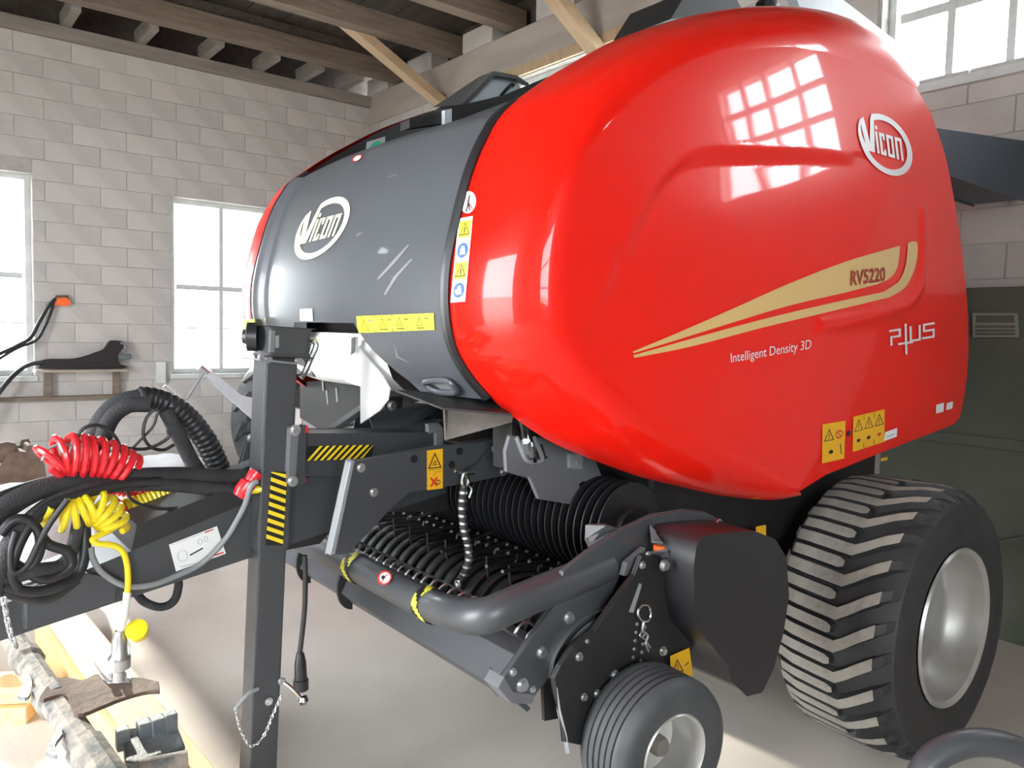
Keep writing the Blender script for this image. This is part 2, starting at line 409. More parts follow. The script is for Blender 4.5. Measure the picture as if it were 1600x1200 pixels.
arch = [at(a, b, X=XP+.04) for a, b in ((988,384),(1003,345),(1023,303),(1047,268),(1075,243),(1107,231),(1160,229),(1220,231),(1275,233),(1330,240))]
arch = catmull(arch, 5)
low = [at(a, b, X=XP+.04) for a, b in ((1452,330),(1448,400),(1440,445),(1415,476),(1360,492),(1280,508))]
low = catmull(low, 5)
def pdist(pl, y, z):
    best = 9; sg = 0
    for a, b in zip(pl, pl[1:]):
        dy, dz = b.y-a.y, b.z-a.z; l2 = dy*dy+dz*dz
        t = max(0, min(1, ((y-a.y)*dy+(z-a.z)*dz)/l2)); ey, ez = y-a.y-t*dy, z-a.z-t*dz; d = math.hypot(ey, ez)
        if d < best: best = d; sg = (dy*ez-dz*ey); tt = t
    return best, sg
def panel_x(y, z, r, xo):
    x = xo+.055*(1-r*r)
    d, sg = pdist(arch, y, z)
    fade = sm((1.0-(y+1.15))/.9)*sm((r < .97)*1)
    fade *= max(0, min(1, (z-1.55)/.75))
    if sg < 0: x -= .030*sm(d/.045)*fade
    d, sg = pdist(low, y, z)
    if r < .97: x += .014*math.exp(-(d/.03)**2)
    return x
rows = []
NR = 84
for k in range(NR+1):
    r = 1-(k/NR)**1.15 if k < NR else .004
    row = []
    for p in outline:
        y = CEN.y+(p.y-CEN.y)*r; z = CEN.z+(p.z-CEN.z)*r
        row.append(Vector((panel_x(y, z, r, CEN.x+(p.x-CEN.x)*r), y, z)))
    rows.append(row)
shell = MB(); shell.grid(rows, smooth=True, closed_u=True)
# rounded shoulder between the crease and the inner edge
rows = []
for k in range(13):
    t = k/12; row = []
    for a, b in zip(As, Bs):
        c = a*.70+b*.30; c.x = b.x+.005; c2 = a*.98+b*.02; c2.x = a.x*.55+b.x*.45
        # cubic from the inner edge a to the crease b
        row.append(a*(1-t)**3+c2*(3*t*(1-t)**2)+c*(3*t*t*(1-t))+b*t**3)
    rows.append(row)
shell.grid(rows, smooth=True)
# inward lip along the rear and bottom edge
lip = outline[NB-1:]+[outline[0]]
shell.grid([lip, [p+Vector((-.06, 0, 0)) for p in lip]])
shell_me = shell.mesh('side_shell', 'red_paint', sharp=False)
SHELL = link('side_shell', shell_me, BAL); SHELL['label'] = 'glossy red side shell with gold stripes'
mir = shell_me.copy(); mir.transform(Matrix.Scale(-1, 4, (1, 0, 0))); mir.flip_normals(); mir.transform(Matrix.Translation((-.055, 0, 0)))
link('side_shell', mir, BAL)
bvh = BVHTree.FromPolygons([v.co[:] for v in shell_me.vertices], [p.vertices[:] for p in shell_me.polygons])
def on_shell(px, py, off=.003):
    d = ray(px, py).normalized(); h = bvh.ray_cast(CAM_POS, d)
    k = 0
    while h[0] is None and k < 40:
        k += 1; d = ray(px+k*(1 if px < 1000 else -1), py).normalized(); h = bvh.ray_cast(CAM_POS, d)
    if h[0] is None: return at(px, py, X=XP+.04)
    n = h[1] if h[1].dot(d) < 0 else -h[1]
    return h[0]+n*off
# -------- decals: a mesh laid on a surface; shapes drawn in the decal's own 0..1 square
def quadmap(q):
    def f(u, v):   # q: top-left, top-right, bottom-right, bottom-left in photo pixels; v runs down
        return tuple((q[0][i]*(1-u)+q[1][i]*u)*(1-v)+(q[3][i]*(1-u)+q[2][i]*u)*v for i in (0, 1))
    return f
class Decal:
    def __init__(s, quad, hit, lift=.0006): s.q = quadmap(quad); s.hit = hit; s.lift = lift; s.mb = MB(); s.mats = []
    def mi(s, m):
        if m not in s.mats: s.mats.append(m)
        return s.mats.index(m)
    def pt(s, u, v, lev=0):
        p = s.hit(*s.q(u, v)); d = (CAM_POS-p).normalized(); return p+d*(s.lift*lev)
    def rect(s, u0, v0, u1, v1, m, lev=0, n=4):
        rows = [[s.pt(u0+(u1-u0)*i/n, v0+(v1-v0)*j/n, lev) for i in range(n+1)] for j in range(n+1)]
        s.mb.grid(rows, s.mi(m), False); return s
    def poly(s, pts, m, lev=1):
        s.mb.add([s.pt(u, v, lev) for u, v in pts], [tuple(range(len(pts)))], s.mi(m)); return s
    def line(s, pts, wd, m, lev=1, asp=1.0, closed=False):   # wd in u units, asp = height/width of the decal
        L = list(pts)+([pts[0]] if closed else [])
        for (u0, v0), (u1, v1) in zip(L, L[1:]):
            du, dv = u1-u0, (v1-v0)*asp; l = math.hypot(du, dv) or 1; nx, ny = -dv/l*wd/2, du/l*wd/2/asp
            ex, ey = du/l*wd/2, dv/l*wd/2/asp
            s.poly([(u0+nx-ex, v0+ny-ey), (u1+nx+ex, v1+ny+ey), (u1-nx+ex, v1-ny+ey), (u0-nx-ex, v0-ny-ey)], m, lev)
        return s
    def disc(s, u, v, ru, rv, m, lev=1, n=20):
        return s.poly([(u+ru*math.cos(2*math.pi*k/n), v+rv*math.sin(2*math.pi*k/n)) for k in range(n)], m, lev)
    def ring(s, u, v, ru, rv, t, m, lev=1, n=28, a0=0, a1=360, tv=None):
        a = [R(a0+(a1-a0)*k/n) for k in range(n+1)]; tv = tv or t
        rows = [[s.pt(u+(ru-d)*math.cos(x), v+(rv-e)*math.sin(x), lev) for x in a] for d, e in ((0, 0), (t, tv))]
        s.mb.grid(rows, s.mi(m), False); return s
    def triangle(s, u, v, w_, h_, m='decal_black', asp=1, glyph='bang'):
        s.line([(u, v-h_/2), (u+w_/2, v+h_/2), (u-w_/2, v+h_/2)], w_*.09, m, 1, asp, True)
        if glyph == 'bang': s.line([(u, v-h_*.12), (u, v+h_*.22)], w_*.08, m, 1, asp); s.disc(u, v+h_*.36, w_*.05, w_*.05/asp, m)
        else: s.line([(u-w_*.2, v+h_*.3), (u, v), (u+w_*.12, v+h_*.1), (u-w_*.05, v+h_*.3), (u+w_*.2, v+h_*.28)], w_*.06, m, 1, asp)
        return s
    def text(s, body, m, shear=0, bold=0, lev=1, u0=0, v0=0, u1=1, v1=1):
        c = bpy.data.curves.new('t', 'FONT'); c.body = body; c.shear = shear; c.offset = bold; c.resolution_u = 3
        o = bpy.data.objects.new('t', c); COL.objects.link(o)
        me = bpy.data.meshes.new_from_object(o.evaluated_get(bpy.context.evaluated_depsgraph_get()))
        xs = [v.co.x for v in me.vertices]; ys = [v.co.y for v in me.vertices]; a, b, c0, d0 = min(xs), max(xs), min(ys), max(ys)
        V = [s.pt(u0+(u1-u0)*(v.co.x-a)/(b-a), v1-(v1-v0)*(v.co.y-c0)/(d0-c0), lev) for v in me.vertices]
        s.mb.add(V, [p.vertices[:] for p in me.polygons], s.mi(m))
        bpy.data.objects.remove(o); bpy.data.curves.remove(c); bpy.data.meshes.remove(me); return s
    def build(s, name, parent): return s.mb.build(name, s.mats, parent, recalc=False)
def poly_on(name, px_pts, hit, m, parent, sub=0.06):
    """a printed shape traced on a surface, cut fine enough to follow it"""
    bm = bmesh.new(); vs_ = [bm.verts.new((x, -y, 0)) for x, y in px_pts]; bm.faces.new(vs_)
    bmesh.ops.triangulate(bm, faces=bm.faces)
    for _ in range(3):
        es = [e for e in bm.edges if e.calc_length() > 25]
        if es: bmesh.ops.subdivide_edges(bm, edges=es, cuts=1); bmesh.ops.triangulate(bm, faces=bm.faces)
    mb = MB(); mb.add([hit(v.co.x, -v.co.y) for v in bm.verts], [[v.index for v in f.verts] for f in (bm.verts.index_update() or bm.faces)])
    bm.free(); return mb.build(name, m, parent, recalc=False)
def pcat(pts, n=5): return [(p.x, p.y) for p in catmull([Vector((a, b, 0)) for a, b in pts], n)]
# gold stripes
up = pcat([(988,549),(1060,519),(1140,484),(1230,444),(1320,409),(1405,384)])+pcat([(1404,400),(1400,420),(1389,435),(1370,444)])+pcat([(1320,457),(1230,478),(1140,505),(1060,530),(988,552)])
poly_on('gold_stripe', up, on_shell, 'gold_print', SHELL)
lowp = pcat([(988,555),(1080,529),(1190,499),(1300,473),(1380,456)])+pcat([(1400,445),(1411,425),(1416,400),(1417,380)])[1:]+pcat([(1425,377),(1432,380),(1432,400),(1426,425),(1412,450),(1388,465)])+pcat([(1300,486),(1190,512),(1080,541),(990,559)])
poly_on('gold_stripe', lowp, on_shell, 'gold_print', SHELL)
dh = lambda o: (lambda x, y: on_shell(x, y, o))
Decal([(1326,423),(1381,417),(1382,439),(1327,447)], dh(.005)).text('RV5220', 'rv_red', .1, .025).build('model_lettering', SHELL)
Decal([(1139,552),(1266,530),(1266,549),(1141,571)], dh(.004)).text('Intelligent Density 3D', 'silver_print', .1).build('lettering', SHELL)
d = Decal([(1389,514),(1457,503),(1457,530),(1390,540)], dh(.004)); A_ = .42; W_ = .05
d.line([(.02, .95), (.02, .5), (.22, .5), (.22, .12), (.0, .12)], W_, 'silver_print', 1, A_)
d.line([(.36, -.1), (.36, 1.6)], W_, 'silver_print', 1, A_); d.line([(.2, .98), (.5, .98)], W_, 'silver_print', 1, A_)
d.line([(.47, .1), (.47, .9), (.68, .9), (.68, .1)], W_, 'silver_print', 1, A_)
d.line([(1, .08), (.78, .08), (.78, .45), (1, .45), (1, .85), (.76, .85)], W_, 'silver_print', 1, A_)
d.build('plus_lettering', SHELL)
def vicon(d, m):
    def p(*L): d.poly([((x+1)/2, (y+1)/2) for x, y in L], m)
    n = 64; a = [R(-116+330*k/n) for k in range(n+1)]
    rows = []
    for f in (0, 1):
        rows.append([d.pt(.5+.5*(1-f*(.20-.15*max(0, (k/n-.86)/.14))+.10*max(0, (k/n-.86)/.14))*math.cos(x), .5+.5*(1-f*(.20-.15*max(0, (k/n-.86)/.14))+.10*max(0, (k/n-.86)/.14))*math.sin(x), 1) for k, x in enumerate(a)])
    d.mb.grid(rows, d.mi(m), False)
    p((-.92, -.60), (-.76, -.74), (-.62, .10), (-.60, .38), (-.76, .38))           # V
    p((-.60, .38), (-.62, .10), (-.50, -.72), (-.36, -.76), (-.46, .38))
    p((-.50, -.72), (-.44, -.90), (-.36, -.745))
    t0, t1, w_ = -.36, .38, .095
    def L(s0, a0, s1, a1): s0, s1 = -.37+(s0+.37)*.92, -.37+(s1+.37)*.92; p((s0, a0), (s1, a0), (s1, a1), (s0, a1))
    L(-.37, t0, -.37+w_, t1); L(-.35, -.55, -.35+w_, -.43)
    L(-.215, t0, -.215+w_, t1); L(-.12, t0, .02, t0+.11); L(-.12, t1-.11, .02, t1); L(-.065, t0+.11, .02, -.14); L(-.065, .18, .02, t1-.11)
    L(.085, t0, .085+w_, t1); L(.275, t0, .275+w_, t1); L(.18, t0, .275, t0+.11); L(.18, t1-.11, .275, t1)
    L(.435, t0, .435+w_, t1); L(.625, t0, .625+w_, t1); L(.53, t0, .625, t0+.11)
vd = Decal([(1336,167.5),(1418,191.5),(1429,285.5),(1347,261.5)], dh(.004)); vicon(vd, 'silver_print'); vd.build('oval_logo', SHELL)
# yellow warning stickers low on the side shell
d = Decal([(1284,663),(1320,657),(1318,716),(1283,724)], dh(.003)); d.rect(0, 0, 1, 1, 'decal_amber')
d.triangle(.3, .3, .4, .28, asp=1.6); d.ring(.74, .33, .17, .11, .04, 'decal_red'); d.line([(.64, .26), (.84, .4)], .04, 'decal_red', 1, 1.6); d.disc(.4, .75, .1, .05, 'decal_black'); d.line([(.8, .6), (.86, .85)], .04, 'decal_black', 1, 1.6); d.build('warning_sticker', SHELL)
d = Decal([(1332,651),(1381,639),(1381,690),(1331,706)], dh(.003)); d.rect(0, 0, 1, 1, 'decal_amber')
for u in (.18, .5, .83): d.triangle(u, .28, .25, .32, asp=1.05); d.disc(u, .72, .06, .05, 'decal_red' if u > .8 else 'decal_black')
for u in (.345, .67): d.line([(u, .02), (u, .98)], .015, 'decal_black', 1, 1)
d.build('warning_sticker', SHELL)
d = Decal([(1382,675),(1401,668),(1400,682),(1380,689)], dh(.003)); d.rect(0, 0, 1, 1, 'decal_white'); d.line([(.2, .6), (.8, .6)], .08, 'decal_grey', 1, .7); d.build('part_label', SHELL)
d = Decal([(1462,632),(1474,629),(1473,643),(1461,646)], dh(.003)); d.rect(0, 0, 1, 1, 'decal_white'); d.build('part_label', SHELL)
d = Decal([(1478,630),(1488,627),(1487,638),(1477,641)], dh(.003)); d.rect(0, 0, 1, 1, 'decal_white'); d.build('part_label', SHELL)
mb = MB(); p = on_shell(1325, 677, .002); mb.lathe([(-.004, .011), (.003, .011), (.003, .0)], p, (1, 0, 0), 16); mb.build('plug', 'black_plastic', SHELL)
# safety label strip on the front shoulder
d = Decal([(722,300),(746,299),(744,333),(720,335)], dh(.003)); d.disc(.5, .5, .5, .5, 'decal_white', 0, 28); d.line([(.55, .2), (.5, .5), (.4, .9)], .09, 'decal_black', 1, 1.4); d.line([(.5, .5), (.62, .85)], .08, 'decal_black', 1, 1.4); d.line([(.2, .2), (.8, .82)], .07, 'decal_red', 2, 1.4); d.build('round_label', SHELL)
d = Decal([(718,342),(740,338),(728,471),(705,473)], dh(.003)); d.rect(0, 0, 1, 1, 'decal_white', 0, 8)
for v, k in ((.14, 0), (.39, 1), (.63, 0), (.86, 1)):
    if k == 0: d.rect(.1, v-.1, .92, v+.1, 'decal_pale_yellow', 1, 2); d.mb.f and d.poly([(.5, v-.08), (.88, v+.07), (.12, v+.07)], 'decal_black', 2); d.poly([(.5, v-.06), (.8, v+.058), (.2, v+.058)], 'decal_pale_yellow', 3); d.line([(.5, v-.02), (.5, v+.04)], .07, 'decal_black', 4, 6)
    else: d.disc(.5, v, .38, .09, 'decal_blue', 1); d.poly([(.3, v+.05), (.4, v-.05), (.6, v-.05), (.7, v+.05)], 'decal_white', 2)
d.build('safety_label', SHELL)
# -------- charcoal hood between the shells
prof = [p for p in Aw if p.y < -1.69 and p.z > 1.40]
prof = [Vector((0, p.y, p.z)) for p in prof]
ph = resample(catmull(prof, 8), 60)     # from the top edge down
ph.insert(0, ph[0]+Vector((0, .06, .035)))
def zb(x):
    x = abs(x)
    return 1.655 if x < .24 else (1.655-.215*sm((x-.24)/.15)*1 if x < .39 else 1.44)
def zcut(x):
    x = abs(x)
    if x < .235: return 1.655
    if x < .40: return 1.655-(x-.235)/.165*.215
    return 1.44
HX = [-.705+1.41*i/60 for i in range(61)]
def hood_pt(x, s):                       # s 0..1 from the top down to the lower edge at this x
    zt = ph[0].z; z = zt+(zcut(x)-zt)*s
    for a, b in zip(ph, ph[1:]):
        if a.z >= z >= b.z:
            t = (a.z-z)/max(1e-9, a.z-b.z); y = a.y+(b.y-a.y)*t; break
    else: y = ph[-1].y
    return Vector((x, y-.055*(1-(x/.72)**2)+.006, z))
hood = MB(); rows = [[hood_pt(x, k/40) for x in HX] for k in range(41)]
hood.grid(rows)
hood.grid([rows[-1], [p+Vector((0, .05, .012)) for p in rows[-1]]])
hood_me = hood.mesh('hood', 'hood_paint'); HOOD = link('hood', hood_me, BAL); HOOD['label'] = 'charcoal curved front hood'
hb = BVHTree.FromPolygons([v.co[:] for v in hood_me.vertices], [p.vertices[:] for p in hood_me.polygons])
def on_hood(px, py, off=.003):
    d = ray(px, py).normalized(); h = hb.ray_cast(CAM_POS, d)
    if h[0] is None: return at(px, py, Y=-1.93)
    n = h[1] if h[1].dot(d) < 0 else -h[1]
    return h[0]+n*off
vd = Decal([(483,319),(562,299),(526,395),(447,415)], lambda x, y: on_hood(x, y, .003)); vicon(vd, 'cream_print'); vd.build('oval_logo', HOOD)
d = Decal([(558,494),(679,489),(680,515),(560,520)], on_hood); d.rect(0, 0, 1, 1, 'decal_pale_yellow', 0, 8)
for u in (.23, .46, .72): d.line([(u, .02), (u, .98)], .008, 'decal_black', 1, .22)
for u in (.06, .3, .52, .78): d.line([(u, .85), (u+.09, .85)], .012, 'decal_black', 1, .22); d.triangle(u+.03, .45, .075, .5, asp=.22, glyph='x'); d.line([(u+.1, .3), (u+.14, .3)], .012, 'decal_black', 1, .22)
d.disc(.375, .55, .022, .1, 'decal_amber'); d.disc(.18, .35, .015, .08, 'decal_grey'); d.build('warning_sticker', HOOD)
d = Decal([(379,500),(416,497),(416,515),(382,518)], on_hood); d.rect(0, 0, 1, 1, 'decal_pale_yellow'); d.line([(.2, .7), (.9, .7)], .03, 'decal_black', 1, .5); d.build('warning_sticker', HOOD)
d = Decal([(470,483),(489,482),(490,501),(470,501)], on_hood); d.rect(0, 0, 1, 1, 'decal_white', 0, 2); d.build('part_label', HOOD)
d = Decal([(551,246),(568,240),(566,250),(551,256)], on_hood); d.ring(.5, .5, .5, .5, .14, 'decal_red', 0); d.disc(.5, .5, .36, .36, 'decal_white', 0); d.build('round_label', HOOD)
for q_ in ([(638,382),(640,383),(617,412),(592,437),(590,435),(612,410)], [(643,404),(645,406),(622,432),(603,461),(600,460),(616,432)], [(559,365),(566,363),(566,365),(556,371)], [(608,276),(620,272),(620,274),(602,279)], [(616,537),(622,556),(640,566),(640,567),(620,558)]):
    poly_on('scratch', q_, lambda a, b: on_hood(a, b, .0015), 'scratch_grey', HOOD)
# grab handle frame low on the hood
hp = [on_hood(a, b, .012) for a, b in ((668,592),(700,590),(716,604),(712,611),(688,609),(672,600))]
mb = MB(); mb.tube(hp, .009, 8, 4, closed=True); mb.build('grab_handle', 'hood_paint', HOOD)
poly_on('handle_recess', [(672,593),(699,592),(712,604),(708,609),(689,607),(675,599)], lambda a, b: on_hood(a, b, .002), 'grey_steel', HOOD)
for sx in (-1, 1):
    e = [Vector((sx*.715, p.y-.006, p.z)) for p in ph if p.z > 1.42]
    mb = MB(); mb.tube(e[::3]+[e[-1]], .016, 8, 2); mb.build('hood_edge_seal', 'black_plastic', BAL)
# raised border of the hood on the far side
e = [hood_pt(-.60, s/20)+Vector((0, -.004, 0)) for s in range(1, 20)]
mb = MB(); mb.grid([[p+Vector((dx, dy, 0)) for p in e] for dx, dy in ((-.085, .02), (-.07, -.018), (-.03, -.024), (.0, -.012), (.02, .01))]); mb.build('hood_rib', 'hood_paint', BAL)
# -------- body between the shells: black chamber, lower than the shell edges
core = [(p.y, p.z) for p in As[::4] if p.z > 1.2]
core = [Vector((0, -.05+(y+.05)*.955, 1.8+(z-1.8)*.86)) for y, z in core]
front = [q for q in core]
mb = MB(); pr = [Vector((-.69, q.y, q.z)) for q in front]
pr = [Vector((-.69, .6, 1.0))]+[Vector((-.69, .6, 2.52))]+pr[1:]+[Vector((-.69, -.9, 1.0))]
mb.prism(pr, (1.38, 0, 0)); mb.build('bale_chamber', 'black_steel', BAL)
for sx in (-1, 1):    # inner liner of each shell, seen over the hood
    L = [Vector((sx*.70, p.y*.995, p.z-.004)) for p in As if p.z > 1.5][::2]
    inn = [Vector((sx*.695, -.05+(p.y+.05)*.9, 1.8+(p.z-1.8)*.72)) for p in L]
    mb = MB(); mb.grid([L, inn]); mb.grid([[p+Vector((-sx*.012, 0, 0)) for p in L], [p+Vector((-sx*.012, 0, 0)) for p in inn]]); mb.build('shell_liner', 'black_plastic', BAL)
# rear tailgate behind the chamber
tg = [Vector((-.66, .62, 1.35)), Vector((-.66, .62, 2.6)), Vector((-.66, .95, 2.55)), Vector((-.66, 1.35, 2.25)), Vector((-.66, 1.5, 1.8)), Vector((-.66, 1.42, 1.45)), Vector((-.66, 1.1, 1.35))]
MB().prism(tg, (1.32, 0, 0)).build('tailgate', 'red_paint', BAL, bevel=.03)
sl = [at(1466, 204, X=.9), at(1600, 223, X=.9), at(1600, 312, X=.9), at(1486, 272, X=.9)]
sl[1] = sl[1]; MB().prism(sl, (-.25, 0, 0)).build('rear_guard', 'dark_blue_steel', BAL, bevel=.01)
# -------- top deck gear
def onp(L, **k): return [at(a, b, **k) for a, b in L]
deck = [Vector((-.69, -1.68, 2.25)), Vector((-.69, -1.35, 2.32)), Vector((-.69, -.9, 2.44)), Vector((-.69, -.9, 2.30)), Vector((-.69, -1.66, 2.15))]
MB().prism(deck, (1.38, 0, 0)).build('top_deck', 'black_steel', BAL)
# angular tool cover: a bent sheet with open near end
yc = -1.38
q = onp([(722,163),(772,111),(808,118),(826,130)], X=.16); q2 = onp([(676,168),(750,119),(784,113),(800,122)], X=-.28)
mb = MB(); mb.grid([q, q2], smooth=False); mb.grid([[p+Vector((0, .006, -.014)) for p in q], [p+Vector((0, .006, -.014)) for p in q2]], smooth=False); mb.grid([q, [p+Vector((0, .006, -.014)) for p in q]], smooth=False)
mb.build('tool_cover', 'dark_paint', BAL)
mb = MB(); mb.prism(onp([(722,166),(774,117),(806,124),(815,140),(800,152),(778,150),(768,158),(740,167)], X=.12), (-.012, 0, 0)); mb.build('cover_side', 'pale_blue_steel', BAL)
mb = MB(); mb.tube(onp([(783,149),(797,133),(803,133)], X=.14), .006, 6, 3); mb.build('cover_latch', 'black_steel', BAL)
mb = MB(); mb.prism(onp([(640,186),(700,172),(720,164),(790,148),(862,118),(868,128),(790,160),(708,190),(640,200)], X=.2), (-.06, 0, 0)); mb.build('deck_beam', 'black_steel', BAL)
mb = MB(); mb.prism(onp([(695,172),(706,170),(706,196),(695,198)], X=.22), (-.02, 0, 0)); mb.build('deck_post', 'pale_blue_steel', BAL)
d = Decal([(573,222),(602,213),(601,232),(571,242)], plane(X=-.1)); d.rect(0, 0, 1, 1, 'decal_grey', 0, 1); d.disc(.52, .6, .32, .42, 'decal_green'); d.disc(.5, .85, .16, .15, 'decal_white', 2); d.build('belt_label', BAL)
# tensioner arm, wheel and lugs on top
mb = MB(); mb.prism(onp([(1230,-40),(1262,-42),(1400,65),(1398,78),(1250,10)], X=.45), (-.05, 0, 0)); mb.build('tension_arm', 'pale_blue_steel', BAL, bevel=.004)
mb = MB(); mb.prism(onp([(1048,30),(1075,-15),(1135,-30),(1160,15),(1120,22)], X=.5), (-.3, 0, 0)); mb.build('top_guard', 'black_steel', BAL)
c = at(1207, 15, X=.5); mb = MB(); mb.lathe([(-.05, .0), (-.05, .055), (0, .06), (.01, .03), (.015, .0)], c, (1, 0, 0), 24); mb.build('top_pulley', 'black_plastic', BAL)
for a, b in ((1325, 58), (1352, 68)):
    c = at(a, b, X=.62); mb = MB(); mb.lathe([(0, .012), (0, .038), (.02, .038), (.02, .012)], c, (1, 0, 0), 18); mb.prism([c+Vector((0, -.03, -.09)), c+Vector((0, .05, -.07)), c+Vector((0, .035, 0)), c+Vector((0, -.035, 0))], (.018, 0, 0)); mb.build('lifting_eye', 'decal_white', BAL)
for a, b, x_ in ((1090, 20, .42), (1140, 10, .30), (1262, 0, .425), (1370, 60, .425)):
    p = at(a, b, X=x_); MB().box((x_-.015, p.y-.02, 2.4), (x_+.015, p.y+.02, p.z)).build('top_post', 'black_steel', BAL)
# -------- main wheels
AX_Y, AX_Z, TR = .13, .535, .535
def make_wheel(sx, lugs):
    xo = sx*1.28; ax = (sx, 0, 0); c = (sx*.80, AX_Y, AX_Z); mb = MB()
    prof = [(.02, .30), (.005, .36), (.0, .43), (.02, .485), (.06, .505), (.12, .513), (.25, .517), (.38, .513), (.44, .505), (.485, .485), (.505, .43), (.50, .36), (.48, .305), (.44, .29), (.06, .29)]
    mb.lathe(prof+[prof[0]], c, ax, 72, cap=False)
    ty = mb.build('tyre', 'rubber', BAL); ty['label'] = 'wide black tyre with dusty chevron lugs'
    rim = MB(); rp = [(.49, .312), (.50, .306), (.488, .286), (.44, .278), (.40, .272), (.37, .25), (.34, .243), (.20, .235), (.17, .22), (.16, .0)]
    rim.lathe(rp, c, ax, 56, cap=False); rim.build('rim', 'rim_silver', ty)
    hub = MB(); hub.lathe([(.16, .1), (.22, .095), (.235, .06), (.235, .0)], c, ax, 24); hub.build('hub', 'rim_silver', ty)
    nut = MB(); nut.lathe([(0, .014), (.02, .014), (.02, 0)], (0, 0, 0), (1, 0, 0), 6, smooth=False); nm = nut.mesh('wheel_nut', 'zinc')
    for k in range(8):
        a = 2*math.pi*k/8; link('wheel_nut', nm, ty, (sx*.96 if sx > 0 else sx*.98, AX_Y+.13*math.cos(a), AX_Z+.13*math.sin(a)))
    if not lugs: return
    # tread profile radius at axial position t
    tp = [(.015, .47), (.06, .503), (.12, .513), (.25, .517), (.38, .513), (.44, .503), (.49, .46)]
    def rad(t):
        for (t0, r0), (t1, r1) in zip(tp, tp[1:]):
            if t0 <= t <= t1: return r0+(r1-r0)*(t-t0)/(t1-t0)
        return tp[0][1] if t < tp[0][0] else tp[-1][1]
    def lug(path, wd, taper=False):   # path: (axial, angle*R offset)
        mb = MB(); top = []; base = []
        for i, (t, s) in enumerate(path):
            w2 = wd/2*(.55 if taper and i == len(path)-1 else 1)
            h = .028 if .03 < t < .475 else .012
            row = []
            for e, hh in ((-w2-.008, -.01), (-w2, h), (w2, h), (w2+.008, -.01)):
                a = (-s+e)/TR; r = rad(t)+hh
                row.append(Vector((sx*(.80+t), -r*math.cos(a), r*math.sin(a))))
            top.append(row)
        mb.grid([[r[0] for r in top], [r[1] for r in top]], 0, False); mb.grid([[r[1] for r in top], [r[2] for r in top]], 1, False); mb.grid([[r[2] for r in top], [r[3] for r in top]], 0, False)
        for r in (top[0], top[-1]): mb.add(r, [(0, 1, 2, 3)], 0)
        return mb
    lA = lug([(.012, -.05), (.05, -.012), (.12, -.002), (.2, .006), (.29, .014), (.33, -.012), (.38, -.05), (.43, -.085)], .045)
    lA2 = lug([(.43, -.085), (.46, -.105), (.49, -.125)], .038)
    mA = lA.mesh('tread_lug', ['rubber', 'tread_dust'], weld=True)
    mA2 = lA2.mesh('tread_lug_end', ['rubber', 'rubber'], weld=True)
    mBm = lug([(.03, -.018), (.06, -.008), (.12, -.002), (.2, .006), (.255, .011), (.275, .013)], .040, True).mesh('tread_lug', ['rubber', 'tread_dust'], weld=True)
    N = 28
    for k in range(N):
        for me, da in ((mA, 0), (mA2, 0), (mBm, .5)):
            link('tread_lug' if me is not mA2 else 'tread_lug_end', me, ty, (0, AX_Y, AX_Z), (2*math.pi*(k+da)/N, 0, 0))
make_wheel(1, True); make_wheel(-1, False)
MB().lathe([(-.95, .055), (.95, .055)], (0, AX_Y, AX_Z), (1, 0, 0), 20).build('axle', 'black_steel', BAL)
for sx in (-1, 1): MB().box((min(sx*.5, sx*.66), -.25, .5), (max(sx*.5, sx*.66), .5, 1.05)).build('axle_bracket', 'black_steel', BAL, bevel=.01)
# ================================================================== BALER: drawbar, jack, frame
bolt_me = MB().lathe([(0, .016), (.003, .016), (.003, .011), (.012, .011), (.012, .0)], (0, 0, 0), (1, 0, 0), 12, smooth=False).mesh('bolt', 'zinc')
def bolt(px, py, parent, X=None, Y=None, s=1.0):
    p = at(px, py, X=X, Y=Y); o = link('bolt', bolt_me, parent, p); o.scale = (s, s, s)
    if Y is not None: o.rotation_euler = (0, 0, -math.pi/2)
    return o
def plate(name, px, X, t, m, parent=BAL, bevel=.003):
    return MB().prism(onp(px, X=X), (-t, 0, 0)).build(name, m, parent, bevel=bevel)
def stripes(name, quad, hit, parent, n=10, slant=.5, horiz=True):
    d = Decal(quad, hit); d.rect(0, 0, 1, 1, 'decal_black', 0, 2)
    for k in range(-2, n+2):
        if horiz: q = [(k/n+slant/n, 0), ((k+.5)/n+slant/n, 0), ((k+.5)/n-slant/n, 1), (k/n-slant/n, 1)]; q = [(min(1, max(0, a)), b) for a, b in q]
        else: q = [(0, k/n-slant/n), (0, (k+.5)/n-slant/n), (1, (k+.5)/n+slant/n), (1, k/n+slant/n)]; q = [(a, min(1, max(0, b))) for a, b in q]
        if len(set(q)) == 4: d.poly(q, 'decal_yellow')
    return d.build(name, parent)
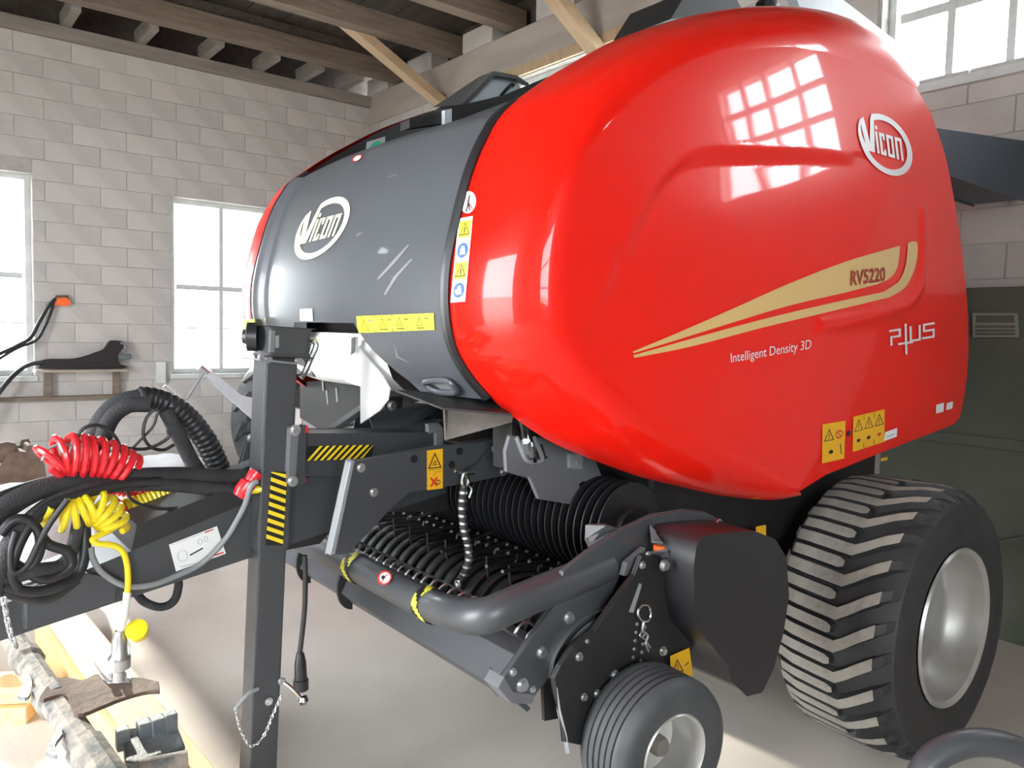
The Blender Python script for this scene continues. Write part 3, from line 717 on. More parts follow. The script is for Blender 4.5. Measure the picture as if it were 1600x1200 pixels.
# drawbar box beam, running down to the hitch
XD = .12
tA, tB = at(397, 781, X=XD), at(160, 880, X=XD); bA, bB = at(390, 872, X=XD), at(35, 990, X=XD)
tdir = (tB-tA).normalized(); bdir = (bB-bA).normalized()
t_front = tA+tdir*(1.0); b_front = bA+bdir*(1.02)
t_back = tA-tdir*.75; b_back = bA-bdir*.75
DRAW = MB().prism([t_back, t_front, t_front+Vector((0, -.02, -.06)), b_front, b_back], (-2*XD, 0, 0)).build('drawbar', 'dark_paint', BAL, bevel=.012)
DRAW['label'] = 'charcoal box-section drawbar'
d = Decal([(264,851),(339,822),(353,865),(275,893)], plane(X=XD+.003)); d.rect(0, 0, 1, 1, 'decal_white', 0, 1)
d.line([(.05, .05), (.95, .05)], .008, 'decal_grey', 1, .6); d.line([(.35, .62), (.6, .55)], .03, 'decal_black', 1, .6); d.line([(.55, .95), (.7, .95)], .03, 'decal_black', 1, .6); d.line([(.8, .93), (.95, .93)], .03, 'decal_red', 1, .6); d.line([(.75, .06), (.9, .06)], .025, 'decal_red', 1, .6)
d.ring(.2, .55, .1, .2, .012, 'decal_grey'); d.ring(.6, .3, .05, .1, .012, 'decal_grey'); d.ring(.72, .28, .04, .1, .012, 'decal_grey'); d.line([(.1, .9), (.4, .95)], .012, 'decal_grey', 1, .6); d.build('instruction_plate', DRAW)
hitch = MB(); hc = t_front.lerp(b_front, .5); hitch.prism([hc+Vector((.0, .12, .1)), hc+Vector((0, -.22, .06)), hc+Vector((0, -.26, -.05)), hc+Vector((0, .1, -.12))], (-2*XD, 0, 0)); hitch.build('hitch', 'dark_paint', BAL, bevel=.01)
MB().prism(onp([(40,920),(120,893),(185,905),(180,940),(40,985)], X=XD+.03), (-.03, 0, 0)).build('drawbar_cheek', 'dark_paint', BAL, bevel=.004)
MB().prism([at(214,820,X=XD), at(345,768,X=XD), at(420,745,X=XD), at(420,770,X=XD), at(397,781,X=XD), at(205,862,X=XD)], (-2*XD, 0, 0)).build('drawbar_tray', 'black_steel', BAL)
# jack: square post with head, sleeve, foot
XJ = .19
jt = at(441, 556, X=XJ); jl = (at(416, 1130, X=XJ)-at(441, 556, X=XJ)).normalized()
jax = -jl
def jat(py): # point of the jack axis at photo height
    a, b = at(441, 556, X=XJ), at(416, 1130, X=XJ); return a.lerp(b, (py-556)/(1130-556))
ctr = Vector((-.052, 0, 0))
JACK = MB().bar(jat(556)+ctr, jat(858)+ctr, .104, .104, up=(1, 0, 0)).build('jack_post', 'dark_paint', BAL, bevel=.008); JACK['label'] = 'charcoal square jack post with warning stripes'
foot_z = jat(858); tt = (foot_z.z-.03)/(-jl.z)
end = foot_z+jl*tt
MB().bar(jat(850)+ctr, end+ctr, .09, .09, up=(1, 0, 0)).build('jack_leg', 'dark_paint', JACK, bevel=.006)
MB().box((end.x-.2, end.y-.14, .0), (end.x+.1, end.y+.14, .03)).build('jack_foot', 'dark_paint', JACK, bevel=.004)
MB().bar(jat(512)+ctr+Vector((.01, .015, 0)), jat(558)+ctr+Vector((.01, .015, 0)), .13, .135, up=(1, 0, 0)).build('jack_head', 'dark_paint', JACK, bevel=.014)
g = jat(528)+ctr+Vector((.0, -.06, 0)); MB().lathe([(0, .045), (.03, .045), (.034, .025), (.045, .02), (.045, 0)], g, (-.5, -1, 0), 20).build('jack_gear_cap', 'black_plastic', JACK)
MB().bar(jat(558)+ctr+Vector((0, -.02, -.01)), jat(566)+ctr+Vector((0, -.02, 0)), .12, .15, up=(1, 0, 0)).build('jack_collar', 'grey_steel', JACK, bevel=.003)
d = Decal([(461-31,525),(436,524),(436,543),(430,544)], plane(X=XJ+.032)); d.rect(0, 0, 1, 1, 'grey_steel', 0, 1); d.build('head_slot', JACK)
for a, b in ((408, 558), (419, 561), (466, 563)): bolt(a, b, JACK, X=XJ+.005, s=.8)
stripes('warning_stripes', [(424,737),(449,737),(442,852),(415,852)], plane(X=XJ+.0015), JACK, 9, .35, False)
mb = MB(); mb.tube(onp([(476,531),(488,531),(494,540),(486,560),(476,582),(470,590)], X=XJ), .0095, 8, 4); mb.build('crank_handle', 'bright_steel', JACK)
# mounting bracket between post and frame
plate('jack_bracket', [(466,668),(476,665),(476,752),(470,758),(458,758),(456,750)], XJ+.02, .02, 'dark_paint')
plate('jack_bracket', [(456,670),(466,668),(460,756),(452,756)], XJ+.03, .03, 'slate_and_lit_grey')
for a, b in ((461, 672), (457, 752)): bolt(a, b, BAL, X=XJ+.03, s=1.1)
for a, b in ((474, 668), (470, 746)):
    plate('red_bush', [(a, b), (a+9, b-1), (a+8, b+9), (a, b+9)], XJ+.012, .02, 'red_plastic')
plate('bracket_far', [(372,738),(386,683),(408,678),(408,735)], -.02, .012, 'dark_paint'); bolt(393, 685, BAL, X=-.015)
plate('bracket_edge', [(352,735),(405,712),(405,720),(352,742)], -.01, .01, 'grey_steel')
# long frame beam with stripes
FB = plate('frame_beam', [(474,677),(693,675),(693,742),(470,745)], .15, .12, 'dark_paint')
stripes('warning_stripes', [(480,697),(584,695),(580,717),(478,720)], plane(X=.153), FB, 10, .9)
plate('beam_hook', [(671,663),(684,662),(691,670),(692,706),(683,706),(683,676),(676,674),(671,676)], .172, .03, 'grey_steel')
# lower drawbar frame filling behind
plate('frame_web', [(450,742),(700,730),(700,800),(545,800),(500,850),(447,860)], .10, .16, 'black_steel')
# side plate of the pick-up lift with sticker, holes and bolts
XS = .40
SP = plate('lift_plate', [(553,721),(690,697),(770,690),(797,691),(794,742),(748,752),(690,762),(640,770),(606,800),(545,866),(518,868)], XS, .014, 'dark_paint')
plate('lift_plate_flange', [(548,722),(555,720),(524,866),(516,868)], XS+.03, .03, 'grey_steel')
for a, b in ((647, 717), (718, 705), (706, 726)): 
    c = at(a, b, X=XS+.001); mb = MB(); mb.lathe([(0, .013), (.001, .013), (.001, 0)], c, (1, 0, 0), 16); mb.build('hole', 'decal_black', SP)
for a, b in ((564, 731), (584, 769), (786, 737), (773, 701)): bolt(a, b, SP, X=XS, s=.9)
d = Decal([(667,704),(692,701),(692,763),(667,766)], plane(X=XS+.003)); d.rect(0, 0, 1, 1, 'decal_amber', 0, 1); d.triangle(.5, .28, .76, .36, asp=2.45, glyph='x'); d.line([(.05, .51), (.95, .51)], .02, 'decal_black', 1, 2.45)
d.line([(.28, .72), (.6, .9)], .12, 'decal_red', 1, 2.45); d.line([(.6, .72), (.28, .9)], .12, 'decal_red', 1, 2.45); d.ring(.72, .83, .14, .06, .025, 'decal_black'); d.line([(.9, .57), (.55, .57), (.5, .64), (.4, .66)], .02, 'decal_black', 1, 2.45); d.build('warning_sticker', SP)
# hose bracket plate under the shell, lighter grey paints in the light it faces
HB = plate('hose_bracket', [(797,681),(807,682),(818,712),(824,720),(842,722),(848,716),(832,683),(920,691),(947,760),(928,755),(912,752),(905,756),(913,787),(908,790),(842,779),(828,746),(792,737),(790,705)], .62, .012, 'slate_and_lit_grey')
MB().tube(onp([(807,683),(818,712),(826,721),(840,721),(847,715),(834,684)], X=.625), .008, 6, 3).build('bracket_rim', 'grey_steel', HB)
plate('square_tab', [(890,709),(911,708),(911,733),(890,731)], .632, .01, 'grey_steel', HB)
bolt(900, 724, HB, X=.633, s=.3)
for a, b in ((815, 655), (822, 660)):
    mb = MB(); mb.tube([at(a, b, X=.68), at(a+5, b+25, X=.66), at(a+9, b+48, X=.64), at(a+13, b+60, X=.63)], .011, 8, 3); mb.build('hydraulic_pipe', 'bright_steel', HB)
    mb = MB(); mb.lathe([(0, .016), (.03, .016), (.03, .012), (.05, .012)], at(a+6, b+34, X=.66), (at(a+9, b+48, X=.64)-at(a+5, b+25, X=.66)), 6, smooth=False); mb.build('pipe_fitting', 'zinc', HB)
MB().bar(at(832, 697, X=.6), at(838, 718, X=.6), .05, .05).build('pipe_block', 'black_plastic', HB, bevel=.005)
# dusty folded sheet above it
MB().prism([at(694,636,X=.50), at(700,628,X=.5), at(806,640,X=.62), at(800,660,X=.62), at(697,688,X=.5)], (-.012, .004, 0)).build('dust_plate', 'dust_dark', BAL, bevel=.002)
MB().prism([at(696,687,Z=1.235), at(762,697,Z=1.21), at(768,690,Z=1.215), at(820,676,Z=1.24), at(812,655,Z=1.26)], (0, 0, -.008)).build('dust_ledge', 'dusty_steel', BAL, bevel=.002)
# black frame filling under the shell
MB().prism([at(800,660,X=.6), at(1060,765,X=.6), at(1200,790,X=.6), at(1240,860,X=.6), at(1050,830,X=.6), at(960,800,X=.6), at(800,735,X=.6)], (-.1, 0, 0)).build('side_frame', 'black_steel', BAL)
plate('frame_plate', [(922,693),(1060,765),(1075,800),(1010,800),(948,790)], .60, .012, 'black_steel')
bolt(957, 728, BAL, X=.6, s=.7); bolt(961, 776, BAL, X=.6, s=.7); bolt(967, 786, BAL, X=.6, s=.7)
plate('small_strut', [(964,778),(974,790),(979,820),(966,822)], .605, .01, 'dark_paint')
MB().box((-.72, -1.0, .62), (.72, -.9, 1.25)).build('feed_backplate', 'black_steel', BAL)
MB().box((-.70, -.9, .80), (.70, .62, 1.2)).build('chamber_floor', 'black_steel', BAL)
# PTO guard tube and braces under the hood
a = at(568, 684, X=-.1)
MB().lathe([(0, .097), (.0, .104), (.75, .104)], a, (.10, 1, .05), 32, cap=False).build('shaft_guard', 'dark_paint', BAL)
MB().lathe([(0, .1), (.001, 0)], a+Vector((0, .12, 0)), (.10, 1, .05), 24).build('shaft_guard_bore', 'black_steel', BAL)
MB().bar(at(492,690,X=-.02), at(605,612,X=-.02), .02, .05, up=(1, 0, 0)).build('brace_bar', 'dark_paint', BAL, bevel=.003)
MB().bar(at(588,692,X=.0), at(700,622,X=.0), .02, .055, up=(1, 0, 0)).build('brace_bar', 'dark_paint', BAL, bevel=.003)
MB().prism(onp([(600,622),(630,620),(628,638),(602,640)], X=.02), (-.03, 0, 0)).build('brace_lug', 'black_steel', BAL); bolt(612, 634, BAL, X=.025, s=1.2)
# stainless feed sheet under the hood notch, the door's reflection painted on as white
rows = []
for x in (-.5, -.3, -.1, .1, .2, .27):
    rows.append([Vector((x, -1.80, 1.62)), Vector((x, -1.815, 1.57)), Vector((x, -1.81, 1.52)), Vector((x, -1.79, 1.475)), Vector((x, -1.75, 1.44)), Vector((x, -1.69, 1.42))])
MB().grid(rows).build('feed_sheet', 'reflection_white', BAL)
MB().prism(onp([(540,535),(560,542),(598,588),(608,606),(605,625),(592,642),(563,662),(563,604),(540,596)], Y=-1.83), (0, .006, 0)).build('feed_sheet_end', 'reflection_white', BAL)
MB().prism(onp([(549,528),(556,526),(555,550),(548,555)], Y=-1.845), (0, .01, 0)).build('sheet_clip', 'bright_steel', BAL)
MB().prism(onp([(470,600),(570,596),(563,655),(500,668),(470,650)], Y=-1.62), (0, .1, 0)).build('knotter_housing', 'black_steel', BAL, bevel=.01)
for a, b in ((505, 600), (512, 622), (527, 618)): MB().bar(at(a, b-12, Y=-1.66), at(a+2, b+10, Y=-1.66), .012, .012).build('knotter_pin', 'zinc', BAL)
for (q) in ([(558,608),(572,606),(572,610),(559,612)],):
    pass
d = Decal([(648,629),(671,631),(678,627),(660,626)], plane(Z=1.425)); d.rect(0, 0, 1, 1, 'decal_white', 0, 1); d.build('part_label', BAL)
MB().prism([at(618,612,Z=1.445), at(764,622,Z=1.43), at(800,650,Z=1.40), at(690,640,Z=1.42)], (0, 0, .006)).build('hood_floor', 'black_steel', BAL)

# ================================================================== PICK-UP
PU = MB().box((-.93, -1.55, .60), (.93, -1.0, .63)).build('pickup', 'black_steel', BAL); PU['label'] = 'black pick-up unit with reel bands and tines'
RY, RZ, RR = -1.50, .70, .15
def arcp(r, a): return (RY-r*math.cos(R(a)), RZ+r*math.sin(R(a)))
bw = .036; mb = MB(); L = [arcp(RR, a) for a in range(-70, 101, 10)]+[(-1.30, .835), (-1.12, .80)]; I = [arcp(RR-.006, a) for a in range(-70, 101, 10)]+[(-1.30, .829), (-1.12, .794)]
mb.grid([[Vector((-bw/2, y, z)) for y, z in L], [Vector((-bw/2+.006, y-.004 if i < 18 else y, z+.004) ) for i, (y, z) in enumerate(L)], [Vector((bw/2-.006, y-.004 if i < 18 else y, z+.004)) for i, (y, z) in enumerate(L)], [Vector((bw/2, y, z)) for y, z in L]], smooth=True)
mb.grid([[Vector((-bw/2, y, z)) for y, z in I], [Vector((bw/2, y, z)) for y, z in I]])
band = mb.mesh('reel_band', 'black_plastic')
tine = MB().tube([(0, RY-.02, RZ+.05), (.0, RY-.06, RZ+.16), (0, RY-.07, RZ+.235)], .004, 6, 4).mesh('tine', 'black_steel')
tine2 = MB().tube([(0, RY+.05, RZ+.05), (.0, RY+.09, RZ+.14), (0, RY+.11, RZ+.19)], .004, 6, 4).mesh('tine', 'black_steel')
sb = MB().lathe([(0, .007), (.006, .006), (.008, 0)], (0, 0, 0), (0, -.4, 1), 8).mesh('band_bolt', 'zinc')
k = 0; x = -.90
while x < .92:
    link('reel_band', band, PU, (x, 0, 0))
    link('tine', tine if k % 2 else tine2, PU, (x+.03, 0, -.03))
    for yy_, zz_ in ((-1.36, .845), (-1.27, .836), (-1.18, .819)): link('band_bolt', sb, PU, (x+random.uniform(-.006, .006), yy_, zz_))
    x += .06; k += 1
MB().lathe([(-.92, .11), (.92, .11)], (0, RY, RZ), (1, 0, 0), 24).build('reel_drum', 'black_steel', PU)
for sx in (-1, 1): MB().prism([Vector((sx*.93, y, z)) for y, z in ((-1.68, .56), (-1.70, .80), (-1.5, .90), (-1.2, .98), (-.95, 1.0), (-.95, .6), (-1.3, .5))], (sx*.012, 0, 0)).build('pickup_side', 'black_steel', PU)
# feed auger: drum with many thin rings
AUY, AUZ = -1.17, .985
MB().lathe([(-.62, .085), (.80, .085)], (0, AUY, AUZ), (1, 0, 0), 28).build('auger_drum', 'black_steel', PU)
rg = MB().lathe([(-.004, .10), (-.003, .165), (.003, .165), (.004, .10)], (0, 0, 0), (1, .06, .03), 36).mesh('auger_ring', 'black_plastic')
x = -.6
while x < .78: link('auger_ring', rg, PU, (x, AUY, AUZ)); x += .036
# crop press rods
for a, b, c, d_ in ((690,862,798,820), (735,868,803,841), (760,885,836,863), (785,893,872,876), (640,842,760,806), (560,840,700,792)):
    p, q_ = at(a, b, Y=-1.62), at(c, d_, Y=-1.22); MB().tube([p, q_], .006, 6).build('press_rod', 'black_steel', PU)
# grey sheet with hole seen far behind the rods
plate('far_lift_plate', [(560,800),(650,775),(668,795),(640,815),(560,822)], -.55, .012, 'grey_steel')
# wind guard pipe
pp = [Vector((-.88, -1.85, .815)), Vector((-.3, -1.85, .818)), Vector((.3, -1.85, .825)), Vector((.60, -1.85, .828)), at(718, 960, X=.83), at(758, 962, X=.93), at(800, 945, X=.955), at(860, 920, X=.955), at(948, 884, X=.955)]
PIPE = MB().tube(pp, .047, 24, 8).build('wind_guard_pipe', 'dark_paint', BAL); PIPE['label'] = 'thick bent charcoal pipe across the pick-up'
for x0, zc in ((.125, .8225), (.585, .8285)):
    mb = MB(); n = 32; hgt = .055
    for k in range(n):
        a0, a1 = 2*math.pi*k/n, 2*math.pi*(k+1)/n
        for j in range(6):
            h0, h1 = hgt*j/6, hgt*(j+1)/6; mi = 0 if ((k/n*8+j/6*2) % 2) < 1 else 1
            mb.add([(x0+h0, -1.85-.0505*math.cos(a0), zc+.0505*math.sin(a0)), (x0+h1, -1.85-.0505*math.cos(a0), zc+.0505*math.sin(a0)), (x0+h1, -1.85-.0505*math.cos(a1), zc+.0505*math.sin(a1)), (x0+h0, -1.85-.0505*math.cos(a1), zc+.0505*math.sin(a1))], [(0, 1, 2, 3)], mi)
    mb.build('warning_band', ['decal_pale_yellow', 'decal_black'], PIPE)
def on_pipe(px, py):
    d = ray(px, py); o = CAM_POS; c = Vector((0, -1.85, .826)); r = .0495
    ay, az = d.y, d.z; oy, oz = o.y-c.y, o.z-c.z; A = ay*ay+az*az; B_ = ay*oy+az*oz; C_ = oy*oy+oz*oz-r*r; D = B_*B_-A*C_
    t = (-B_-math.sqrt(max(0, D)))/A; return o+d*t
d = Decal([(589,893),(612,890),(612,912),(590,916)], on_pipe); d.disc(.5, .5, .5, .5, 'decal_red', 0); d.disc(.52, .5, .38, .38, 'decal_white', 1); d.disc(.4, .45, .12, .14, 'decal_black', 2); d.line([(.3, .75), (.7, .25)], .08, 'decal_red', 3); d.build('round_label', PIPE)
# folded guard sheet in front of the reel
pf = [(-1.66, .775), (-1.745, .745), (-1.79, .655), (-1.735, .60), (-1.725, .604), (-1.775, .656), (-1.735, .738), (-1.66, .767)]
GS = MB().prism([Vector((-.93, y, z)) for y, z in pf], (1.86, 0, 0)).build('guard_sheet', 'dark_paint', BAL, bevel=.002); GS['label'] = 'long folded grey guard sheet under the pipe'
for x in (-.47, -.1):
    MB().prism([Vector((x, -1.742-.062*math.cos(R(a)), .672+.088*math.sin(R(a)))) for a in range(-90, 91, 15)], (.012, 0, 0)).build('guard_disc', 'black_steel', GS)
xs = -.28
while xs < .95:   # spring clips along the sheet's upper edge
    MB().tube([(xs, -1.70, .77), (xs, -1.735, .80), (xs, -1.70, .825), (xs, -1.66, .80)], .004, 5, 3).build('spring_clip', 'zinc', GS); xs += .05
# end plates of the pick-up, near side
XA = .985
AP = plate('pickup_arm', [(880,893),(920,862),(970,829),(1020,806),(1070,798),(1106,802),(1125,812),(1122,823),(1108,827),(1062,850),(1040,852),(1024,858),(1004,872),(968,900),(958,928),(920,978),(876,1035),(838,1085),(803,1081),(788,1058),(826,1003),(872,940)], XA, .014, 'dark_paint')
plate('arm_edge', [(788,1057),(803,1081),(838,1085),(832,1100),(800,1100),(778,1075)], XA+.001, .06, 'slate_and_lit_grey')
for a, b, s in ((888, 965, 1.1), (846, 1019, 1.1), (815, 1070, 1.2), (801, 1050, .7), (832, 1077, .6)): bolt(a, b, AP, X=XA, s=s)
mb = MB(); mb.tube([at(1100,815,X=1.0), at(1107,826,X=1.01), at(1118,824,X=1.02), at(1127,818,X=1.02), at(1124,812,X=1.02), at(1116,818,X=1.02)], .0035, 6, 5); mb.build('spring_pin', 'bright_steel', AP)
plate('arm_slot', [(1040,832),(1080,820),(1085,826),(1046,842)], XA+.002, .001, 'decal_black', AP, 0)
MB().prism([at(1015,823,X=1.0), at(1030,838,X=1.0), at(1040,851,X=1.04), at(1018,848,X=1.05)], (0, 0, .006)).build('reflector_bracket', 'grey_steel', AP)
mb = MB(); c = at(1032, 858, X=1.03); mb.lathe([(-.014, .022), (.012, .022), (.014, .0)], c, (0, 0, 1), 20); mb.build('reflector', 'orange_plastic', AP)
MB().prism([at(1013,862,X=1.03), at(1043,858,X=1.07), at(1046,866,X=1.07), at(1022,874,X=1.03)], (0, 0, -.006)).build('reflector_shelf', 'dark_paint', AP)
bolt(1037, 883, AP, X=1.08, s=1.1); bolt(1012, 866, AP, X=1.04, s=.6)
# grey mount behind the arm
MB().prism([at(916,822,X=.9), at(946,822,X=.95), at(965,828,X=.95), at(922,858,X=.95), at(914,842,X=.9)], (-.02, .02, 0)).build('arm_pivot', 'slate_and_lit_grey', BAL, bevel=.003)
MB().prism(onp([(980,880),(1008,856),(1010,872),(1000,898),(975,900)], X=1.02), (-.02, 0, 0)).build('arm_gusset', 'slate_and_lit_grey', BAL)
# reel end ring, a bright curved band between the plates
cy, cz = at(985, 1085, X=1.0).y, at(985, 1085, X=1.0).z
b1 = [(862,1062),(866,1034),(876,1012),(893,988),(915,968),(940,955),(962,951)]
b1 = catmull([at(a, b, X=1.0) for a, b in b1], 4)
MB().grid([[p for p in b1], [p+Vector((-.055, .0, .0)) for p in b1]]).build('reel_end_band', 'zinc', BAL)
MB().grid([[p+Vector((0, .012, -.012)) for p in b1], [p+Vector((0, .035, -.03)) for p in b1]], smooth=True).build('reel_end_strip', 'grey_steel', BAL)
for k in range(5):
    p, q_ = at(905+k*13, 950-k*4, X=.97), at(930+k*12, 985-k*10, X=.97); MB().tube([p, q_], .003, 5).build('reel_rib', 'decal_black', BAL)
# lower side plate carrying the gauge wheel
XG = 1.05
GP = plate('gauge_plate', [(1003,868),(1043,868),(1060,900),(1075,960),(1085,1010),(1050,1062),(1000,1080),(955,1105),(925,1168),(884,1160),(880,1120),(870,1085),(866,1060),(876,1040),(896,1012),(930,985),(960,940),(992,898)], XG, .014, 'black_steel')
plate('gauge_rail', [(1001,912),(1003,914),(990,957),(985,957)], XG+.006, .006, 'grey_steel', GP, 0)
MB().grid([[p for p in onp([(871,1075),(876,1110),(886,1150),(890,1177)], X=XG+.01)], [p for p in onp([(865,1070),(870,1112),(880,1155),(884,1178)], X=XG-.03)]]).build('gauge_edge', 'grey_steel', GP)
for a, b, s in ((960, 1055, 1), (904, 1026, .8), (933, 1084, .8), (912, 1089, .7), (1035, 1017, .9), (926, 1121, .6), (920, 1149, .6), (1003, 883, .7), (917, 1002, .4)): bolt(a, b, GP, X=XG, s=s)
for i in range(7):
    for j in (0, 1): bolt(995+j*12-i*1.5, 975+i*13+j*5, GP, X=XG, s=.35)
mb = MB(); mb.tube([at(1007+10*math.cos(R(a)), 958+13*math.sin(R(a)), X=XG+.02) for a in range(0, 360, 30)], .004, 6, 3, closed=True); mb.build('pin_ring', 'bright_steel', GP)
mb = MB(); mb.tube(onp([(1006,970),(1004,985),(1012,993),(1009,1005),(1013,1018)], X=XG+.02), .004, 6, 3); mb.tube(onp([(1004,985),(1000,993),(1008,1000),(1016,1012)], X=XG+.02), .003, 6, 3); mb.build('lynch_pin', 'zinc', GP)
# round nosed chain cover, black plastic
cv = onp([(1098,838),(1140,832),(1180,830),(1212,843),(1229,872),(1233,930),(1224,990),(1209,1045),(1191,1082),(1167,1088),(1144,1066),(1137,1040),(1115,1012),(1094,985),(1085,940),(1084,885),(1088,855)], X=1.16)
COVER = MB().prism(cv, (-.24, 0, 0)).build('chain_cover', 'black_plastic', BAL); COVER['label'] = 'bulging black plastic drive cover'
md = COVER.modifiers.new('round', 'BEVEL'); md.width = .06; md.segments = 5; md.limit_method = 'ANGLE'; md.angle_limit = R(50)
for p_ in COVER.data.polygons: p_.use_smooth = True
COVER.data.set_sharp_from_angle(angle=R(60))
for a, b in ((1095, 843), (1138, 836)): bolt(a, b, COVER, X=1.10, s=.8)
d = Decal([(1047,1025),(1077,1012),(1083,1056),(1048,1056)], plane(X=1.065)); d.rect(0, 0, 1, 1, 'decal_amber', 0, 1); d.triangle(.35, .55, .45, .5, asp=1.1); d.line([(.7, .6), (.88, .5)], .04, 'decal_black'); d.build('warning_sticker', GP)
d = Decal([(1181,823),(1197,820),(1197,845),(1181,846)], plane(X=.8)); d.rect(0, 0, 1, 1, 'decal_amber', 0, 1); d.build('warning_sticker', BAL)
d = Decal([(1376,716),(1387,714),(1387,719),(1376,721)], plane(X=.95)); d.rect(0, 0, 1, 1, 'decal_amber', 0, 1); d.build('warning_sticker', BAL)
# gauge wheel
gc = at(1057, 1183, X=1.24); gw = MB(); ax = (1, -.10, 0)
o0 = gc-Vector((.19, -.02, 0))
gp = [(.02, .12), (.0, .15), (.005, .185), (.025, .208), (.045, .216)]
for k in range(5):
    h0 = .045+k*.024; gp += [(h0+.003, .217), (h0+.019, .217), (h0+.0195, .211), (h0+.0235, .211)]
gp += [(.168, .217), (.185, .210), (.20, .185), (.203, .15), (.195, .118), (.17, .112), (.03, .112)]
gp = [(h*.95, r*.93) for h, r in gp]; gw.lathe(gp+[gp[0]], o0, ax, 56, cap=False); GW = gw.build('gauge_wheel', 'rubber_fine', BAL); GW['label'] = 'small ribbed gauge wheel with pale rim'
MB().lathe([(.186, .113), (.19, .109), (.18, .1), (.14, .096), (.12, .093), (.085, .088), (.075, .07), (.075, .0)], o0, ax, 40, cap=False).build('rim', 'rim_silver', GW)
MB().lathe([(.07, .028), (.13, .028), (.14, .023), (.14, 0)], o0, ax, 20).build('hub', 'dusty_steel', GW)
d = Decal([(1058,1178),(1068,1172),(1063,1206),(1052,1210)], plane(X=1.14)); d.rect(0, 0, 1, 1, 'decal_amber', 0, 1); d.line([(.3, .2), (.7, .8)], .1, 'decal_black', 1, 3); d.build('rim_sticker', GW)
MB().bar(o0+Vector((.0, 0, 0)), o0+Vector((-.05, .1, .3)), .04, .05).build('gauge_arm', 'black_steel', BAL, bevel=.005)
MB().lathe([(0, .02), (.1, .02)], o0, ax, 16).build('gauge_axle', 'black_steel', BAL)
# chain in a black sleeve from the lift plate to the guard
cp = onp([(727,745),(722,790),(726,830),(734,865),(728,890),(718,908)], X=.44)
mb = MB(); mb.tube(cp, .013, 10, 6); CH = mb.build('lift_chain', 'sleeve_black', BAL)
P_ = resample(catmull(cp, 8), 15)
for p in P_[2:-1]: 
    mb = MB(); mb.lathe([(-.004, .0145), (.004, .0145)], p, (0, .1, 1), 12, cap=False); mb.build('chain_ring', 'zinc', CH)
mb = MB(); mb.tube(onp([(711,736),(725,738),(740,738)], X=.46), .006, 6, 3); mb.tube(onp([(725,738),(722,752),(727,762),(732,752),(727,740)], X=.46), .007, 6, 3); mb.tube(onp([(730,755),(737,764),(733,778)], X=.46), .005, 6, 3); mb.build('chain_toggle', 'bright_steel', CH)
mb = MB(); mb.tube(onp([(728,733),(745,724),(755,712),(762,704)], X=.42), .0025, 5, 4); mb.build('toggle_wire', 'black_steel', CH)
mb = MB(); mb.lathe([(-.015, 0), (-.012, .012), (0, .016), (.012, .012), (.015, 0)], at(717, 911, X=.45), (0, 0, 1), 12); mb.build('chain_end', 'bright_steel', CH)
# ================================================================== HOSES AND CABLES ON THE DRAWBAR (parts of the baler)
def hose(name, pts, r, m, n=10, res=6, parent=BAL, closed=False):
    P3 = [at(p[0], p[1], X=(p[2] if len(p) > 2 else 0)) for p in pts]
    return MB().tube(P3, r, n, res, closed=closed).build(name, m, parent)
# ribbed conduit arching over the drawbar
path = resample(catmull([at(a, b, X=x) for a, b, x in ((348,748,-.06),(338,722,-.06),(322,690,-.06),(296,656,-.06),(268,634,-.05),(240,624,-.05),(215,622,-.04))], 8), 90)
CON = MB().tube(path, lambda t: .031+.006*(abs(math.sin(t*math.pi*22))**.6), 14, 1).build('ribbed_conduit', 'hose_black', BAL)
hose('hose_sleeve', [(236,624,-.05),(210,623,-.05),(180,634,-.05),(160,655,-.04),(147,685,-.03),(142,720,0),(140,760,.03)], .028, 'sleeve_black')
hose('hose_sleeve', [(232,632,.0),(200,634,0),(174,654,0),(160,690,.02),(155,740,.04)], .024, 'sleeve_black')
hose('hose_sleeve', [(258,640,-.02),(280,680,-.02),(300,720,-.02),(322,752,-.02)], .022, 'sleeve_black')
# support stay of the hose loop
MB().bar(at(252,640,X=-.08), at(300,735,X=-.08), .02, .035, up=(1, 0, 0)).build('hose_stay', 'black_steel', BAL, bevel=.003)
for a, b in ((266, 680), (277, 675), (291, 725), (302, 721)): bolt(a, b, BAL, X=-.055, s=.5)
# thick bundle lying along the drawbar and fanning out
hose('hose_bundle', [(400,745,.08),(345,746,.08),(290,743,.09),(235,744,.1),(180,748,.1),(120,752,.12),(60,766,.14),(10,790,.16),(-40,830,.18)], .026, 'sleeve_black', 14)
hose('hose_bundle', [(385,765,.1),(330,763,.1),(270,757,.11),(200,756,.12),(140,764,.14),(85,785,.16),(45,815,.18),(15,850,.2),(0,890,.2),(-10,930,.2)], .022, 'sleeve_black', 12)
hose('hydraulic_hose', [(250,752,.13),(180,758,.14),(120,772,.16),(70,795,.18),(40,830,.2),(22,870,.21),(18,900,.21),(28,920,.2)], .014, 'hose_black')
hose('hydraulic_hose', [(190,752,.1),(110,756,.12),(50,778,.14),(0,812,.16),(-40,860,.18)], .016, 'sleeve_black')
hose('hydraulic_hose', [(140,745,.1),(70,756,.12),(10,775,.14),(-30,795,.15)], .018, 'hose_black')
hose('hydraulic_hose', [(106,780,.22),(80,815,.22),(60,850,.22),(45,880,.22),(30,893,.22),(18,890,.22),(17,860,.22),(25,830,.22)], .008, 'hose_black')
hose('hydraulic_hose', [(125,805,.16),(118,840,.16),(108,870,.17),(90,885,.18),(60,890,.2),(30,900,.2),(0,905,.2)], .017, 'sleeve_black', 12)
hose('hydraulic_hose', [(132,820,.14),(132,860,.15),(122,895,.16),(95,915,.18),(50,925,.19),(5,915,.2)], .016, 'hose_black', 12)
